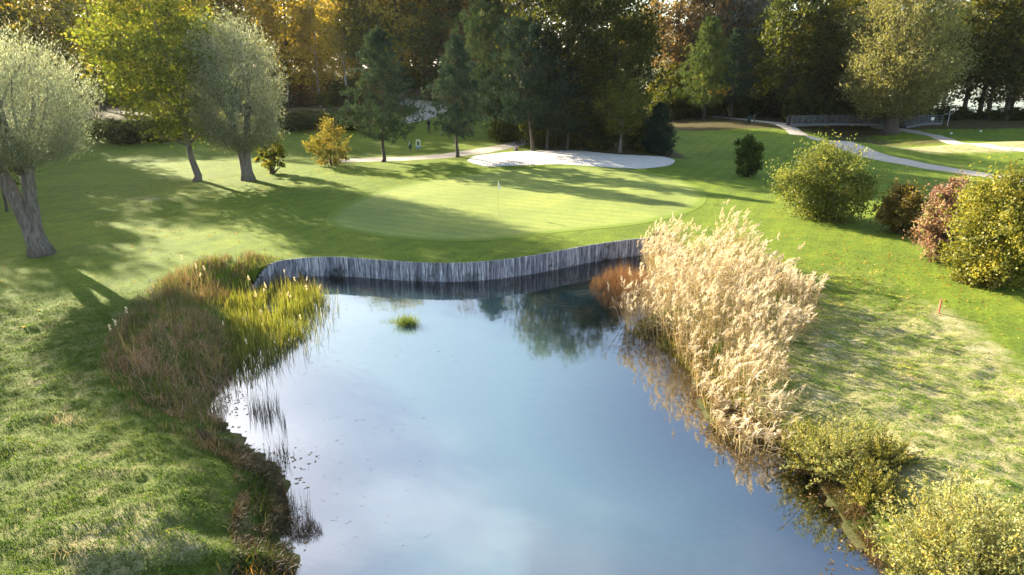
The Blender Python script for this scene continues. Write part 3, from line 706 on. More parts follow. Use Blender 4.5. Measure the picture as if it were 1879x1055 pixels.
# ------------------------------------------------------------------ trees near the green
p = on(77, 468); H = size_at(p, 395)
plant('willow_tree', willow_tree(H, H * .42, size_at(p, 165), 2400, 27, .16, .038, 11, [(2.9, 1.0, .30, .46), (0.2, 1.0, .10, .30), (1.6, .9, .05, .28)], .5, (-.045, 0), cb=H * .40), p,
      'big rounded silver willow with forked thick trunk nearest the left edge', 'tree', 'leaf_silver', 'bark', (1.3, 1.28, 1.2))
p = on(13, 388); plant('small_tree', broad_tree(5.2, 1.7, 1.9, 60, 60, .15, 12, (-.03, 0)), p, 'small thin tree half hidden behind the big left willow', 'tree', 'leaf', 'bark_dark', (.8, .8, .8))
p = on(366, 332); H = size_at(p, 372)
plant('leaning_tree', broad_tree(H, H * .20, size_at(p, 108), 250, 115, .24, 13, (-.155, 0), .26, .55, cshift=(-.4, 0), limbs=24, spread=.22, egg=.25), p, 'leaning yellow-green broadleaf tree with slim bare trunk', 'tree', 'leaf', 'bark', (1.1, 1.15, .85))
p = on(456, 331); H = size_at(p, 290)
plant('willow_tree', willow_tree(H, H * .40, size_at(p, 104), 1700, 26, .24, .06, 15, [(2.6, 1.0, .20, .44), (.5, 1.0, .12, .36)], .5, (-.03, 0), cb=H * .17), p, 'rounded silver willow beside the leaning tree', 'tree', 'leaf_silver', 'bark', (1.15, 1.12, .98))
p = on(500, 319); plant('multi_stem_tree', bush(size_at(p, 95), size_at(p, 30), 60, 55, .2, 16, .8, 9), p, 'small dark multi-stemmed tree right of the silver willow', 'tree', 'leaf', 'bark_dark', (1.0, .9, .75))
p = on(611, 305); plant('yellow_bush', bush(size_at(p, 76), size_at(p, 38), 90, 60, .17, 17, .45, 9, .12), p, 'small rounded golden bush by the gravel path end', 'bush', 'leaf_olive', 'bark_dark', (1.15, 1.12, .75), stem_name='stem')
pineA = pine_tree(11.5, 2.0, 3.9, 21, nb=66, conic=.8); pineB = pine_tree(12.5, 2.3, 3.6, 22, nb=70, conic=.75); pineC = pine_tree(17, 2.4, 5.0, 23, nb=92, tuft=.44, conic=.65, dense=1.15)
p = on(706, 298); plant('pine_tree', pineA, p, 'dark pine standing between the path and the golden bush', 'tree', 'needle', 'bark_dark', (1.3, 1.25, 1.15), 0, size_at(p, 222) / 11.5)
p = on(840, 289); plant('pine_tree', pineB, p, 'dark slim pine on the gravel path left of the bunker', 'tree', 'needle', 'bark_dark', (1.1, 1.1, 1.2), 1.0, size_at(p, 206) / 12.5)

# the dark group behind the bunker
bigA = broad_tree(22, 3.0, 6.0, 300, 75, .36, 31, (0, 0), .34, .7, limbs=26, spread=.19); bigB = broad_tree(20, 2.2, 5.4, 290, 75, .34, 32, (.01, 0), .3, .7, limbs=24, spread=.19)
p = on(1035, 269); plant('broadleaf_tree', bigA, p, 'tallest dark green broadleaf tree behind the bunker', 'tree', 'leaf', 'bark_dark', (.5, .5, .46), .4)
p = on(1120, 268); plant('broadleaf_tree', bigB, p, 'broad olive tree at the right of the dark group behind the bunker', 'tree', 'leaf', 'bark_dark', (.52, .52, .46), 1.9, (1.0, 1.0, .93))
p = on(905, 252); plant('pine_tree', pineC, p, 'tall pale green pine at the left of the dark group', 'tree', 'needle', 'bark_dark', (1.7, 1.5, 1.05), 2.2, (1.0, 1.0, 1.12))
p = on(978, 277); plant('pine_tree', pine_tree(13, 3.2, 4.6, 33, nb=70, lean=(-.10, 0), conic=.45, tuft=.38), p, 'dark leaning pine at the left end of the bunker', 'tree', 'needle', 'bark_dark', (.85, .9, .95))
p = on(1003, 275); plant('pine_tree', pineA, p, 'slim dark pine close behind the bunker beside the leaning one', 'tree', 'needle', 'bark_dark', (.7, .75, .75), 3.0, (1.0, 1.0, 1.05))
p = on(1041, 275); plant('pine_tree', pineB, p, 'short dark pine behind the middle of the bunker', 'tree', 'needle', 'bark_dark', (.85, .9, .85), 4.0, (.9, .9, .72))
p = on(1137, 281); plant('small_tree', broad_tree(7.8, 2.0, 2.9, 150, 60, .2, 34, (0, 0), .16, .7, limbs=14), p, 'small round green tree with pale forked trunk behind the bunker', 'tree', 'leaf', 'bark', (1.0, .95, .8))
p = on(1206, 284); plant('conifer_shrub', pine_tree(5.0, .15, 1.7, 35, nb=60, tuft=.26, conic=.55), p, 'dark dense conifer shrub at the right end of the bunker', 'bush', 'needle', 'bark_dark', (.55, .65, .7))

# right side
p = on(1291, 220); plant('pine_tree', pineC, p, 'pine tinted a sunlit golden-green by the path near the tee', 'tree', 'needle', 'bark_dark', (3.0, 2.5, 1.0), .7, [size_at(p, 172) / 17] * 3)  # sunlight is put into the raised, warm needle tint
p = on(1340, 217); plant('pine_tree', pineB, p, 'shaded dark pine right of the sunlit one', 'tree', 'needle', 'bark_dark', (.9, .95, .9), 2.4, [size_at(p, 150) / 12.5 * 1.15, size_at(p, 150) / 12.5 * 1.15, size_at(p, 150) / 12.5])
p = on(1370, 326); plant('columnar_shrub', bush(size_at(p, 78), size_at(p, 25), 170, 90, .13, 41, .08, 6), p, 'dark upright oval shrub on the slope below the tee', 'bush', 'leaf', 'bark_dark', (.55, .7, .6), stem_name='stem')
p = on(1508, 402); plant('large_bush', bush(size_at(p, 132), size_at(p, 76), 300, 95, .14, 42, .1, 14, .1), p, 'large rounded green and yellow bush right of the green', 'bush', 'leaf_olive', 'bark_dark', (.95, 1.2, .85), stem_name='stem')
p = on(1650, 430); plant('shrub', bush(size_at(p, 90), size_at(p, 42), 130, 75, .15, 43, .12, 8, .15), p, 'low green shrub with yellow and orange leaves', 'bush', 'leaf_olive', 'bark_dark', (1.0, .85, .7), stem_name='stem')
p = on(1722, 478); plant('red_shrub', bush(size_at(p, 150), size_at(p, 44), 160, 80, .14, 44, .35, 9, .12), p, 'pinkish red autumn shrub leaning on the yellow-green bush', 'bush', 'leaf_pink', 'bark_dark', (1, 1, 1), stem_name='stem')
p = on(1828, 520); plant('large_bush', bush(size_at(p, 205), size_at(p, 90), 380, 100, .125, 45, .15, 14, .1), p, 'large yellow-green bush at the right edge', 'bush', 'leaf_olive', 'bark_dark', (1.3, 1.42, .8), stem_name='stem')
p = on(1815, 528); plant('shrub', bush(size_at(p, 42), size_at(p, 34), 40, 45, .11, 46, .05, 6, .2), p, 'pale little shrub at the foot of the right-edge bush', 'bush', 'leaf_olive', 'bark_dark', (1.1, 1.15, .9), stem_name='stem')
p = on(1633, 246); willowR = willow_tree(21, 4.6, 8.3, 2300, 24, .42, .12, 47, [(2.0, 1.0, .10, .85), (5.0, 1.0, .12, .7)], .9, (0, 0), cb=2.0, hang=.5)
plant('willow_tree', willowR, p, 'huge golden-olive willow beside the footbridge', 'tree', 'leaf_olive', 'bark_dark', (1.25, 1.36, 1.7), 0, size_at(p, 300) / 21)

# foreground shrubs on the right bank
p = on(1770, 1105); plant('willow_shrub', shoot_shrub(2.1, 1.75, 620, 60, .085, .030, 51), p, 'pale bushy willow shrub in the bottom right corner', 'bush', 'leaf_olive', 'bark_dark', (1.6, 1.8, 2.1), stem_name='stem')
p = on(1530, 870); plant('willow_shrub', shoot_shrub(1.45, 1.25, 260, 45, .08, .028, 52), p, 'loose grey-green willow shrub at the foot of the tall reeds', 'bush', 'leaf_olive', 'bark_dark', (1.35, 1.55, 1.7), stem_name='stem')

for k, (px, py, h_, rx_, lb) in enumerate([(1478, 852, 1.0, .9, 'straggly shrub right at the near end of the tall reeds'), (1580, 885, .75, .9, 'spreading low shrub right of the loose willow shrub'), (1600, 925, .9, .8, 'low grassy shrub between the two willow shrubs'), (1620, 850, .8, .8, 'low straggly shrub on the right bank above the corner shrub')]):
    p = on(px, py); plant('low_shrub', shoot_shrub(h_, rx_, 130, 40, .075, .022, 53 + k), p, lb, 'bush', 'leaf_olive', 'bark_dark', (1.25, 1.35, 1.0), stem_name='stem')

# ------------------------------------------------------------------ the wood behind
FV = [broad_tree(23, 5, 5.4, 210, 46, .46, 61, limbs=18), broad_tree(21, 4, 4.8, 190, 46, .44, 62, limbs=16, egg=.4), broad_tree(25, 6, 5.8, 230, 46, .48, 63, limbs=20, egg=-.2), broad_tree(19, 2.5, 5.0, 190, 46, .42, 64, limbs=14)]
birch = [broad_tree(20, 3.0, 3.3, 260, 42, .30, 65, r0=.17, flat_=1.5, droop=.9, egg=.5, limbs=18, spread=.26), broad_tree(18, 3.4, 2.9, 230, 42, .30, 66, r0=.15, flat_=1.5, droop=.9, egg=.4, limbs=16, spread=.26)]
ub = [bush(3.2, 3.4, 110, 40, .30, 67, .05, 7), bush(4.6, 3.2, 120, 40, .32, 68, .05, 7)]
ORD = ['first', 'second', 'third', 'fourth', 'fifth', 'sixth', 'seventh', 'eighth', 'ninth', 'tenth', 'eleventh', 'twelfth', 'thirteenth', 'fourteenth', 'fifteenth', 'sixteenth', 'seventeenth', 'eighteenth', 'nineteenth', 'twentieth']
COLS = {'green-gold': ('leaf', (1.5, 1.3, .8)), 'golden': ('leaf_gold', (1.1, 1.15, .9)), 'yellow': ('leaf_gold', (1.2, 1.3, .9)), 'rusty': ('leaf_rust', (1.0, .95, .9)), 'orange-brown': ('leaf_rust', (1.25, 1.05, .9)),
        'olive': ('leaf', (1.05, .92, .7)), 'dark green': ('leaf', (.62, .66, .6)), 'grey-green': ('leaf_silver', (.55, .56, .5)), 'silver-green': ('leaf_silver', (.85, .85, .7)), 'brown-grey': ('leaf_rust', (.8, .85, .95))}
# (photograph x, foot y, kind, colour name, height)
FRONT = [(-60, 212, 0, 'green-gold', 19), (35, 208, 3, 'golden', 18), (110, 206, 1, 'green-gold', 19), (190, 204, 0, 'green-gold', 21), (270, 204, 1, 'golden', 20), (335, 202, 2, 'golden', 22), (405, 198, 1, 'green-gold', 22), (465, 198, 0, 'golden', 23),
         (535, 196, 1, 'yellow', 21), (590, 196, 'b0', 'golden', 19), (640, 194, 'b1', 'golden', 20), (688, 190, 2, 'olive', 22), (735, 187, 0, 'golden', 22), (812, 190, 3, 'dark green', 17), (850, 188, 1, 'orange-brown', 22), (920, 190, 2, 'rusty', 23),
         (1225, 190, 3, 'olive', 10), (1245, 186, 'b1', 'silver-green', 13), (1150, 186, 0, 'olive', 25), (1190, 180, 0, 'grey-green', 24), (1236, 186, 2, 'brown-grey', 27), (1300, 190, 0, 'brown-grey', 26), (1352, 190, 2, 'grey-green', 26), (1400, 206, 3, 'dark green', 17), (1440, 202, 1, 'dark green', 22), (1478, 200, 0, 'olive', 21), (1530, 200, 2, 'green-gold', 22), (1570, 198, 3, 'olive', 20),
         (1770, 200, 1, 'olive', 21), (1845, 203, 0, 'olive', 22), (1925, 203, 2, 'olive', 21), (1705, 203, 3, 'dark green', 17), (1810, 201, 3, 'dark green', 19), (1885, 203, 1, 'dark green', 20)]
FH = [23, 21, 25, 19]
cnt = {}
def wood_point(px, Y):
    z = 1.9; X = (px - 939.5) / FPX * (Y * math.cos(PITCH) + (CAM_Z - z) * math.sin(PITCH)); return Vector((X, Y, hz(X, Y)))
def forest_tree(px, py, kind, colname, Ht, where, dy=0.0):
    p = on(px, py) if px < 1200 else wood_point(px, (114 if px > 1430 else 127) + (206 - py) * .6)
    if dy: p = Vector((p.x * (1 + dy / p.y), p.y + dy, 0)); p.z = hz(p.x, p.y)
    isb = isinstance(kind, str); pair = birch[int(kind[1])] if isb else FV[kind]; h0 = (20, 18)[int(kind[1])] if isb else FH[kind]
    lm, c = COLS[colname]; j = rng.uniform(.85, 1.15); c = tuple(x * j for x in c)
    kn = 'birch' if isb else 'tree'; key = (colname, kn, where); i = cnt.get(key, 0); cnt[key] = i + 1
    lab = f'{ORD[i]} {colname} {kn} from the left in the {where}'
    if where[0] == 'f' and px < 900: Ht = Ht + 1.5
    sc = Ht / h0; w = sc * rng.uniform(.92, 1.12)
    plant('birch_tree' if isb else 'woodland_tree', pair, p, lab, 'tree', lm, 'bark_birch' if isb else 'bark_dark', c, rng.uniform(0, 6.28), (w, w, sc), 'trees of the wood behind the green')
for a in sorted(FRONT, key=lambda t: t[0]): forest_tree(*a, 'front row of the wood')
names = list(COLS)
rows = [('second row of the wood', 13, 66, 8, 23), ('back row of the wood', 28, 66, 25, 25)]
for where, dy, sp, ph, Hm in rows:
    x = -150 + ph
    while x < 1960:
        left = x < 900; cl = rng.choice(['green-gold', 'golden', 'golden', 'green-gold', 'rusty', 'orange-brown'] if left else ['brown-grey', 'olive', 'grey-green', 'olive', 'dark green'])
        if (where[0] == 's' or x < 1640) and not (930 < x < 1275) and not (where[0] == 's' and x < 690):
            forest_tree(x, 196 + rng.uniform(-3, 3), int(rng.integers(4)), str(cl), Hm * rng.uniform(.85, 1.1) * (1 if x < 1450 else .9), where, (dy if x < 1200 else dy * .8) + rng.uniform(-3, 3))
        x += sp * rng.uniform(.8, 1.25)
# undergrowth along the edge of the wood, added to darken its foot
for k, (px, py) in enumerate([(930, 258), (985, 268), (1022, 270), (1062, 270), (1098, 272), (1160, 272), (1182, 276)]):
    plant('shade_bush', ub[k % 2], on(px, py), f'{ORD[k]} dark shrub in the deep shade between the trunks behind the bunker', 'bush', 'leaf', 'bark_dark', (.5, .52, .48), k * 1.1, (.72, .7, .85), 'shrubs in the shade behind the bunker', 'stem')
i = 0
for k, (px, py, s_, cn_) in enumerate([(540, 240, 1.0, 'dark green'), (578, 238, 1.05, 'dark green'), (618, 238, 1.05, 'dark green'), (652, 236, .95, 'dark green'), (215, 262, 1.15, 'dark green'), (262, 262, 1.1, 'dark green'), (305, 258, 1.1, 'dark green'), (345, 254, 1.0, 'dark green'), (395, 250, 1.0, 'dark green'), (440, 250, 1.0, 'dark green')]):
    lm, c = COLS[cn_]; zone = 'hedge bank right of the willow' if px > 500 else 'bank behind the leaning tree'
    n_ = k if px > 500 else k - 4
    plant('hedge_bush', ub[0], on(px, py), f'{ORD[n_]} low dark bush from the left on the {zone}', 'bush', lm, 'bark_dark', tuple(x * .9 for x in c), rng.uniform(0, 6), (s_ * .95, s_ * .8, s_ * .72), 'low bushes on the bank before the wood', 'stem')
EDGE = [-20, 40, 95, 150, 205, 255, 310, 360, 420, 470, 520, 560, 610, 660, 700, 850, 890, 1225, 1262, 1300, 1345, 1390, 1425, 1465, 1500, 1545, 1585, 1620, 1690, 1740, 1800, 1850, 1900]
for k, px in enumerate(EDGE):
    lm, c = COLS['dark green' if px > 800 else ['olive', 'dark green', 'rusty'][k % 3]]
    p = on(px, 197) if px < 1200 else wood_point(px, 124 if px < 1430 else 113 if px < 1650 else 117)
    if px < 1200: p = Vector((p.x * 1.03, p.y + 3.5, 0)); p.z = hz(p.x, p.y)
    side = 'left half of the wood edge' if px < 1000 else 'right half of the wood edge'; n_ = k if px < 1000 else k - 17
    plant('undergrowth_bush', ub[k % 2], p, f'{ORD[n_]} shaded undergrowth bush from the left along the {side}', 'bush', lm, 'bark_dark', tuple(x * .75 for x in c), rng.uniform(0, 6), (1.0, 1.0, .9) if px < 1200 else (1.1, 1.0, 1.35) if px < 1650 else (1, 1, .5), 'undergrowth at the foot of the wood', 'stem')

for k, px in enumerate(range(-60, 900, 52)):  # deeper row added to close off bright ground between the trunks
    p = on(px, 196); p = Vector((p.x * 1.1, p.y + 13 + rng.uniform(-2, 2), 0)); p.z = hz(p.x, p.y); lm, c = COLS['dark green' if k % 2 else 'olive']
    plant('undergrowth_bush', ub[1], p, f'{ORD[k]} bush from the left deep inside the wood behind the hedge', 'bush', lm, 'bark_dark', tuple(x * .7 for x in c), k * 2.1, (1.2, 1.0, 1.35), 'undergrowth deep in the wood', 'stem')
for k, px in enumerate(range(1215, 1680, 46)):  # tall row added for darkness under the right-hand trees
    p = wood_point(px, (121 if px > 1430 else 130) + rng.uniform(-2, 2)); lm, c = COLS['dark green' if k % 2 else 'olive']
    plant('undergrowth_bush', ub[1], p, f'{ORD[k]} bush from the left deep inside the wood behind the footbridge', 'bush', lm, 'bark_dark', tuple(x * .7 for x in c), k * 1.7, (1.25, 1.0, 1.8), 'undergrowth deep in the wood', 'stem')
# trees standing left of the view, whose shade falls across the lawn and the near bank
for k, (x, y, kd, cl, h) in enumerate(sorted([(-53, 60, 0, 'olive', 17), (-49, 47, 1, 'green-gold', 14), (-64, 74, 2, 'olive', 20), (-38, 33, 3, 'olive', 10), (-47, 37, 1, 'olive', 13), (-70, 92, 0, 'golden', 21), (-33, 24.5, 3, 'green-gold', 7), (-34, 33.5, 1, 'olive', 10), (-58, 68, 1, 'olive', 20), (-62, 83, 2, 'olive', 22), (-61, 75, 0, 'olive', 17), (-69, 80, 1, 'olive', 20), (-57, 52, 2, 'olive', 16), (-43, 44, 0, 'olive', 12)], key=lambda t: t[1])):
    lm, c = COLS[cl]; sc_ = h / FH[kd]
    plant('parkland_tree', FV[kd], (x, y, hz(x, y)), f'{ORD[k]} tree, counted from the near end, of the group past the left edge', 'tree', lm, 'bark_dark', c, k * 1.3, (sc_ * 1.1, sc_ * 1.1, sc_), 'row of trees beside the left lawn')

# ------------------------------------------------------------------ reeds, sedges and long grass
def scatter(poly, n, r, extra=None):
    P = np.asarray(poly); x0, y0 = P.min(0); x1, y1 = P.max(0); out = []
    while sum(len(o) for o in out) < n:
        q = np.column_stack([r.uniform(x0, x1, n * 2), r.uniform(y0, y1, n * 2)]); k = inside(q[:, 0], q[:, 1], P)
        if extra is not None: k &= extra(q[:, 0], q[:, 1])
        out.append(q[k])
    return np.concatenate(out)[:n]
def outline(px, z=0.2): return catmull([flat(a, b, z) for a, b in px], 6, True)
def ground3(q): return np.column_stack([q, np.maximum(height(q[:, 0], q[:, 1], False), -.05)])
def updir(n, r, lean): D = np.column_stack([r.normal(size=(n, 2)) * lean, np.ones(n)]); return unit(D)

def stuff(name, fo, mat, label, cat, color=(1, 1, 1)):
    o = link(name, fo.mesh(name), M[mat], None, None, color); return tag(o, label, cat, None, 'stuff')

# tall straw reeds on the right shore
r = np.random.default_rng(101)
REED = outline([(1215, 520), (1250, 492), (1310, 480), (1365, 505), (1430, 540), (1478, 590), (1485, 640), (1440, 680), (1450, 740), (1440, 800), (1420, 838), (1345, 812), (1292, 750), (1266, 680), (1205, 622), (1135, 592), (1185, 560)])
def reed_bed(poly, n, hlo, hhi, seed):
    r = np.random.default_rng(seed); q = scatter(poly, n, r, lambda x, y: fbm(x / .45 + 3, y / .45, 2) + .16 * r.normal(size=x.shape) > .47); B = ground3(q); fo = Foliage()
    hh = (hlo + (hhi - hlo) * fbm(q[:, 0] / 1.3, q[:, 1] / 1.3, 2)) * r.uniform(.72, 1.12, n)
    edge = seg_dist(q[:, 0], q[:, 1], poly)[0]; hh *= .72 + .28 * smooth(edge / .9); hh *= .62 + .38 * smooth((q[:, 1] - 17.5) / 6.5); hh *= 1 - .32 * smooth((q[:, 0] - (q[:, 1] * .30 + .3)) / 3.0)
    D = updir(n, r, .13); c = poly.mean(0); outw = unit(np.column_stack([q - c, np.zeros(n)])); D = unit(D + outw * (.14 * (1 - smooth(edge / .9)))[:, None])
    wind = np.array([.35, -.25, 0.]); rn = np.clip(.5 + .5 * (fbm(q[:, 0] / 1.1 + 9, q[:, 1] / 1.1, 2) - .5) + .12 * r.normal(size=n), 0, 1)
    fo.blades(B, D, hh, .018, .05, rn * .6 + .1, r, 2, wind * .2, .25)
    # leaves
    for lev in (.28, .42, .55, .68, .8):
        k = r.random(n) < .85; m = int(k.sum()); a = r.uniform(0, 6.28, m)
        b = B[k] + D[k] * (hh[k] * (lev + r.normal(size=m) * .05))[:, None]; dd = unit(np.column_stack([np.cos(a), np.sin(a), r.uniform(.5, 1.3, m)]) + wind * .6)
        fo.blades(b, dd, r.uniform(.32, .62, m) * (1.15 - .4 * lev), .032, r.uniform(.5, 1.1, m), rn[k] * .7 + .25 * r.normal(size=m) - .12 + .2 * (lev - .5), r, 2, wind)
    # plumes
    k = r.random(n) < .5; m = int(k.sum()); per = 20; idx = np.repeat(np.arange(m), per); t = r.uniform(0, 1, m * per)
    tip = B[k] + D[k] * hh[k][:, None]; pl = r.uniform(.30, .52, m)
    ax = unit(D[k] * 1.1 + wind * .8 + r.normal(size=(m, 3)) * .22); P = tip[idx] + ax[idx] * ((t - .25) * pl[idx])[:, None]; P[:, 2] -= .13 * np.clip(t, 0, 1) ** 2
    P += r.normal(size=P.shape) * (.012 + .028 * (1 - t))[:, None]
    dd = unit(ax[idx] + r.normal(size=P.shape) * .30 + np.array([.05, -.05, -.12])); fo.leaves(P, dd, r.uniform(.10, .22, m * per), .022, np.clip(.80 + .16 * r.normal(size=m * per) + .25 * (rn[k][idx] - .5), .3, 1), r)
    return fo
stuff('reed_bed', reed_bed(REED, 2400, .4, 4.1, 102), 'reed', 'tall straw-coloured feathery reed bed along the right shore', 'reeds', (1.0, .98, .95))

REED2 = outline([(1180, 484), (1205, 462), (1240, 462), (1250, 490), (1225, 512), (1190, 508)])
stuff('reed_clump', reed_bed(REED2, 330, 1.0, 3.0, 103), 'reed', 'small feathery reed clump hiding the right end of the wall', 'reeds', (1.0, .98, .95))
def tussock(poly, n, h, w, lean, droop, seed, segs=3, wind=None, edge_low=.5):
    r = np.random.default_rng(seed); q = scatter(poly, n, r, lambda x, y: fbm(x / .5 + seed, y / .5, 2) + .14 * r.normal(size=x.shape) > .46); fo = Foliage(); B = ground3(q); e = seg_dist(q[:, 0], q[:, 1], poly)[0]
    cl = fbm(q[:, 0] / .9 + seed, q[:, 1] / .9, 2); hh = h * (.45 + .9 * cl) * np.where(r.random(n) < .2, r.uniform(1.0, 1.55, n), r.uniform(.6, 1.1, n)) * (edge_low + (1 - edge_low) * smooth(e / .7))
    fo.blades(B, updir(n, r, lean), hh, w, droop * r.uniform(.4, 1.4, n), np.clip(.2 + .6 * fbm(q[:, 0] / .6, q[:, 1] / .6 + seed, 2) + .2 * r.normal(size=n), 0, 1), r, segs, wind)
    return fo, q, hh
RUSSET = outline([(1085, 530), (1090, 508), (1140, 500), (1190, 500), (1200, 540), (1180, 560), (1120, 556)])
fo, _, _ = tussock(RUSSET, 3200, .98, .016, .14, .25, 111, 3, np.array([.1, 0, 0])); stuff('sedge_clump', fo, 'sedge', 'russet sedge clump in the water by the wall end', 'sedge', (1.9, 1.5, 1.1))
BROWN = outline([(232, 690), (270, 640), (330, 600), (390, 590), (430, 620), (428, 680), (415, 740), (395, 800), (330, 790), (270, 760), (235, 735)], .3)
fo, _, _ = tussock(BROWN, 4200, .85, .018, .34, .75, 112, 3, np.array([-.35, .1, 0])); stuff('sedge_bed', fo, 'sedge', 'drooping brown sedge bed on the left shore', 'sedge', (2.3, 2.1, 1.95))
CAT = outline([(420, 560), (470, 535), (540, 530), (600, 545), (602, 575), (575, 612), (520, 650), (470, 690), (430, 700), (415, 640)], .05)
CATE = outline([(405, 560), (450, 520), (545, 515), (612, 540), (625, 575), (600, 622), (540, 668), (485, 712), (430, 735), (400, 640)], .0)
r = np.random.default_rng(143); q = scatter(CATE, 700, r); fo = Foliage(); fo.blades(ground3(q), updir(len(q), r, .16), r.uniform(.35, 1.15, len(q)), .020, .2, r.uniform(0, 1, len(q)), r, 3); stuff('cattail_stragglers', fo, 'cattail', 'scattered thin cattail blades round the left reed bed', 'reeds', (.9, .85, .75))
fo, q, hh = tussock(CAT, 3600, .85, .030, .09, .12, 113, 3); stuff('cattail_bed', fo, 'cattail', 'yellow-green cattail bed at the left end of the wall', 'reeds', (1.0, 1.0, .9))
MIX = outline([(190, 690), (225, 610), (285, 545), (365, 505), (440, 490), (500, 492), (590, 515), (560, 548), (470, 540), (420, 570), (380, 590), (320, 606), (270, 650), (240, 700), (260, 760), (330, 800), (400, 810), (440, 850), (380, 850), (290, 810), (220, 750)], .4)
fo, q, hh = tussock(MIX, 6000, .62, .022, .16, .4, 114, 3); stuff('bank_grass', fo, 'sedge', 'tall dry mixed grass fringing the left reed bed', 'grass', (1.5, 1.55, 1.3))
fo, q, hh = tussock(MIX, 2000, .55, .026, .14, .3, 124, 3); stuff('green_bank_grass', fo, 'cattail', 'green blades growing through the dry left bank grass', 'grass', (.7, .8, .7))
fo, q, hh = tussock(BROWN, 650, 1.05, .024, .12, .25, 125, 3); stuff('sedge_shoots', fo, 'cattail', 'green and yellow shoots standing through the brown sedge', 'reeds', (.8, .8, .7))
REEDLOW = outline([(1150, 600), (1262, 672), (1292, 745), (1345, 806), (1440, 840), (1490, 850), (1480, 800), (1400, 770), (1340, 700), (1300, 640), (1230, 600)], .1)
fo, q, hh = tussock(REEDLOW, 1500, 1.0, .030, .3, .7, 136, 3, np.array([-.2, -.2, 0])); stuff('reed_leaves', fo, 'cattail', 'yellow-green leaves low on the water side of the tall reeds', 'reeds', (1.2, 1.05, .8))
FRINGE = outline([(1180, 600), (1262, 655), (1290, 738), (1345, 796), (1440, 830), (1500, 880), (1545, 945), (1590, 1005), (1640, 1090), (1665, 1080), (1620, 1000), (1580, 935), (1530, 865), (1470, 815), (1400, 790), (1340, 745), (1310, 680), (1270, 620)], .1)
fo, q, hh = tussock(FRINGE, 9000, .62, .018, .45, .8, 134, 3, np.array([-.3, -.2, 0])); stuff('shore_sedge', fo, 'sedge', 'matted sedge and dead leaves along the right waterline', 'sedge', (1.1, 1.0, .6))
fo, q, hh = tussock(FRINGE, 2600, .45, .018, .35, .6, 135, 2); stuff('shore_herbs', fo, 'grassblade', 'green plants along the right waterline', 'plants', (1.0, 1.0, .7))
# pale seed heads standing above the cattails
r = np.random.default_rng(115); q = scatter(np.vstack([CAT]), 16, r); q = np.vstack([q, scatter(MIX, 10, r)]); fo = Foliage(); B = ground3(q); D = updir(len(q), r, .1); h_ = r.uniform(.9, 1.45, len(q))
fo.blades(B, D, h_, .016, .03, np.full(len(q), .3), r, 2, None, .3); idx = np.repeat(np.arange(len(q)), 16)
fo.leaves(B[idx] + D[idx] * (h_[idx] + r.uniform(-.16, .02, len(idx)))[:, None] + r.normal(size=(len(idx), 3)) * .018, unit(D[idx] + r.normal(size=(len(idx), 3)) * .4), .08, .03, r.uniform(.7, 1, len(idx)), r)
stuff('cattail_heads', fo, 'reed', 'fluffy pale seed heads above the left cattails', 'seed heads', (1.1, 1.1, 1.05))
BANK = outline([(360, 800), (440, 815), (505, 860), (530, 930), (535, 1000), (540, 1100), (440, 1120), (425, 1000), (440, 920), (400, 860)], .2)
fo, q, hh = tussock(BANK, 9000, .55, .016, .35, .8, 116, 3, np.array([.2, -.1, 0])); stuff('bank_sedge', fo, 'sedge', 'dark matted sedge on the near left bank', 'sedge', (.75, .75, .5))
fo, q, hh = tussock(BANK, 4000, .42, .018, .3, .6, 117, 2); stuff('bank_herbs', fo, 'grassblade', 'dark green low plants on the near left bank', 'plants', (.6, .7, .6))
WAT = outline([(395, 800), (430, 740), (500, 740), (530, 800), (525, 900), (590, 960), (580, 1000), (535, 990), (515, 900), (470, 850)], 0)
def water_ok(x, y): return fbm(x / .8, y / .8, 2) > .56
r = np.random.default_rng(118); q = scatter(WAT, 480, r, water_ok); fo = Foliage(); B = np.column_stack([q, np.full(len(q), -.1)]); fo.blades(B, updir(len(q), r, .1), r.uniform(.25, 1.0, len(q)), .014, .1, r.uniform(0, .6, len(q)), r, 2)
stuff('water_rushes', fo, 'sedge', 'thin dark rushes standing in the water off the left bank', 'rushes', (.5, .55, .4))
TUF = outline([(523, 975), (555, 945), (585, 960), (588, 985), (555, 1000)], 0); fo, q, hh = tussock(TUF, 900, .5, .012, .25, .3, 119, 2); stuff('rush_tuft', fo, 'sedge', 'dark rush tuft in the water at the lower left', 'rushes', (.42, .4, .36))
for k, (px, py, n_, h_, lb) in enumerate([(747, 595, 560, .75, 'bright green rush tuft alone in the pond'), (718, 590, 90, .3, 'thin pale rush tuft left of the green tuft in the pond')]):
    c = flat(px, py, 0); r = np.random.default_rng(120 + k); q = c + r.normal(size=(n_, 2)) * np.array([.22, .16]); fo = Foliage()
    fo.blades(np.column_stack([q, np.full(n_, -.05)]), updir(n_, r, .25), r.uniform(.4, 1, n_) * h_, .016, .3, r.uniform(.2, .9, n_), r, 2); stuff('rush_tuft', fo, 'cattail', lb, 'rushes', (.75, .95, .7))
# orange iris blades at the bottom edge
c = flat(470, 1052, .4); r = np.random.default_rng(126); q = c + r.normal(size=(60, 2)) * np.array([.3, .2]); fo = Foliage(); fo.blades(ground3(q), updir(60, r, .2), r.uniform(.2, .6, 60), .018, .3, r.uniform(.4, 1, 60), r, 3); stuff('iris_clump', fo, 'cattail', 'orange-yellow iris blades at the bottom left shore', 'plants', (1.5, .9, .5))
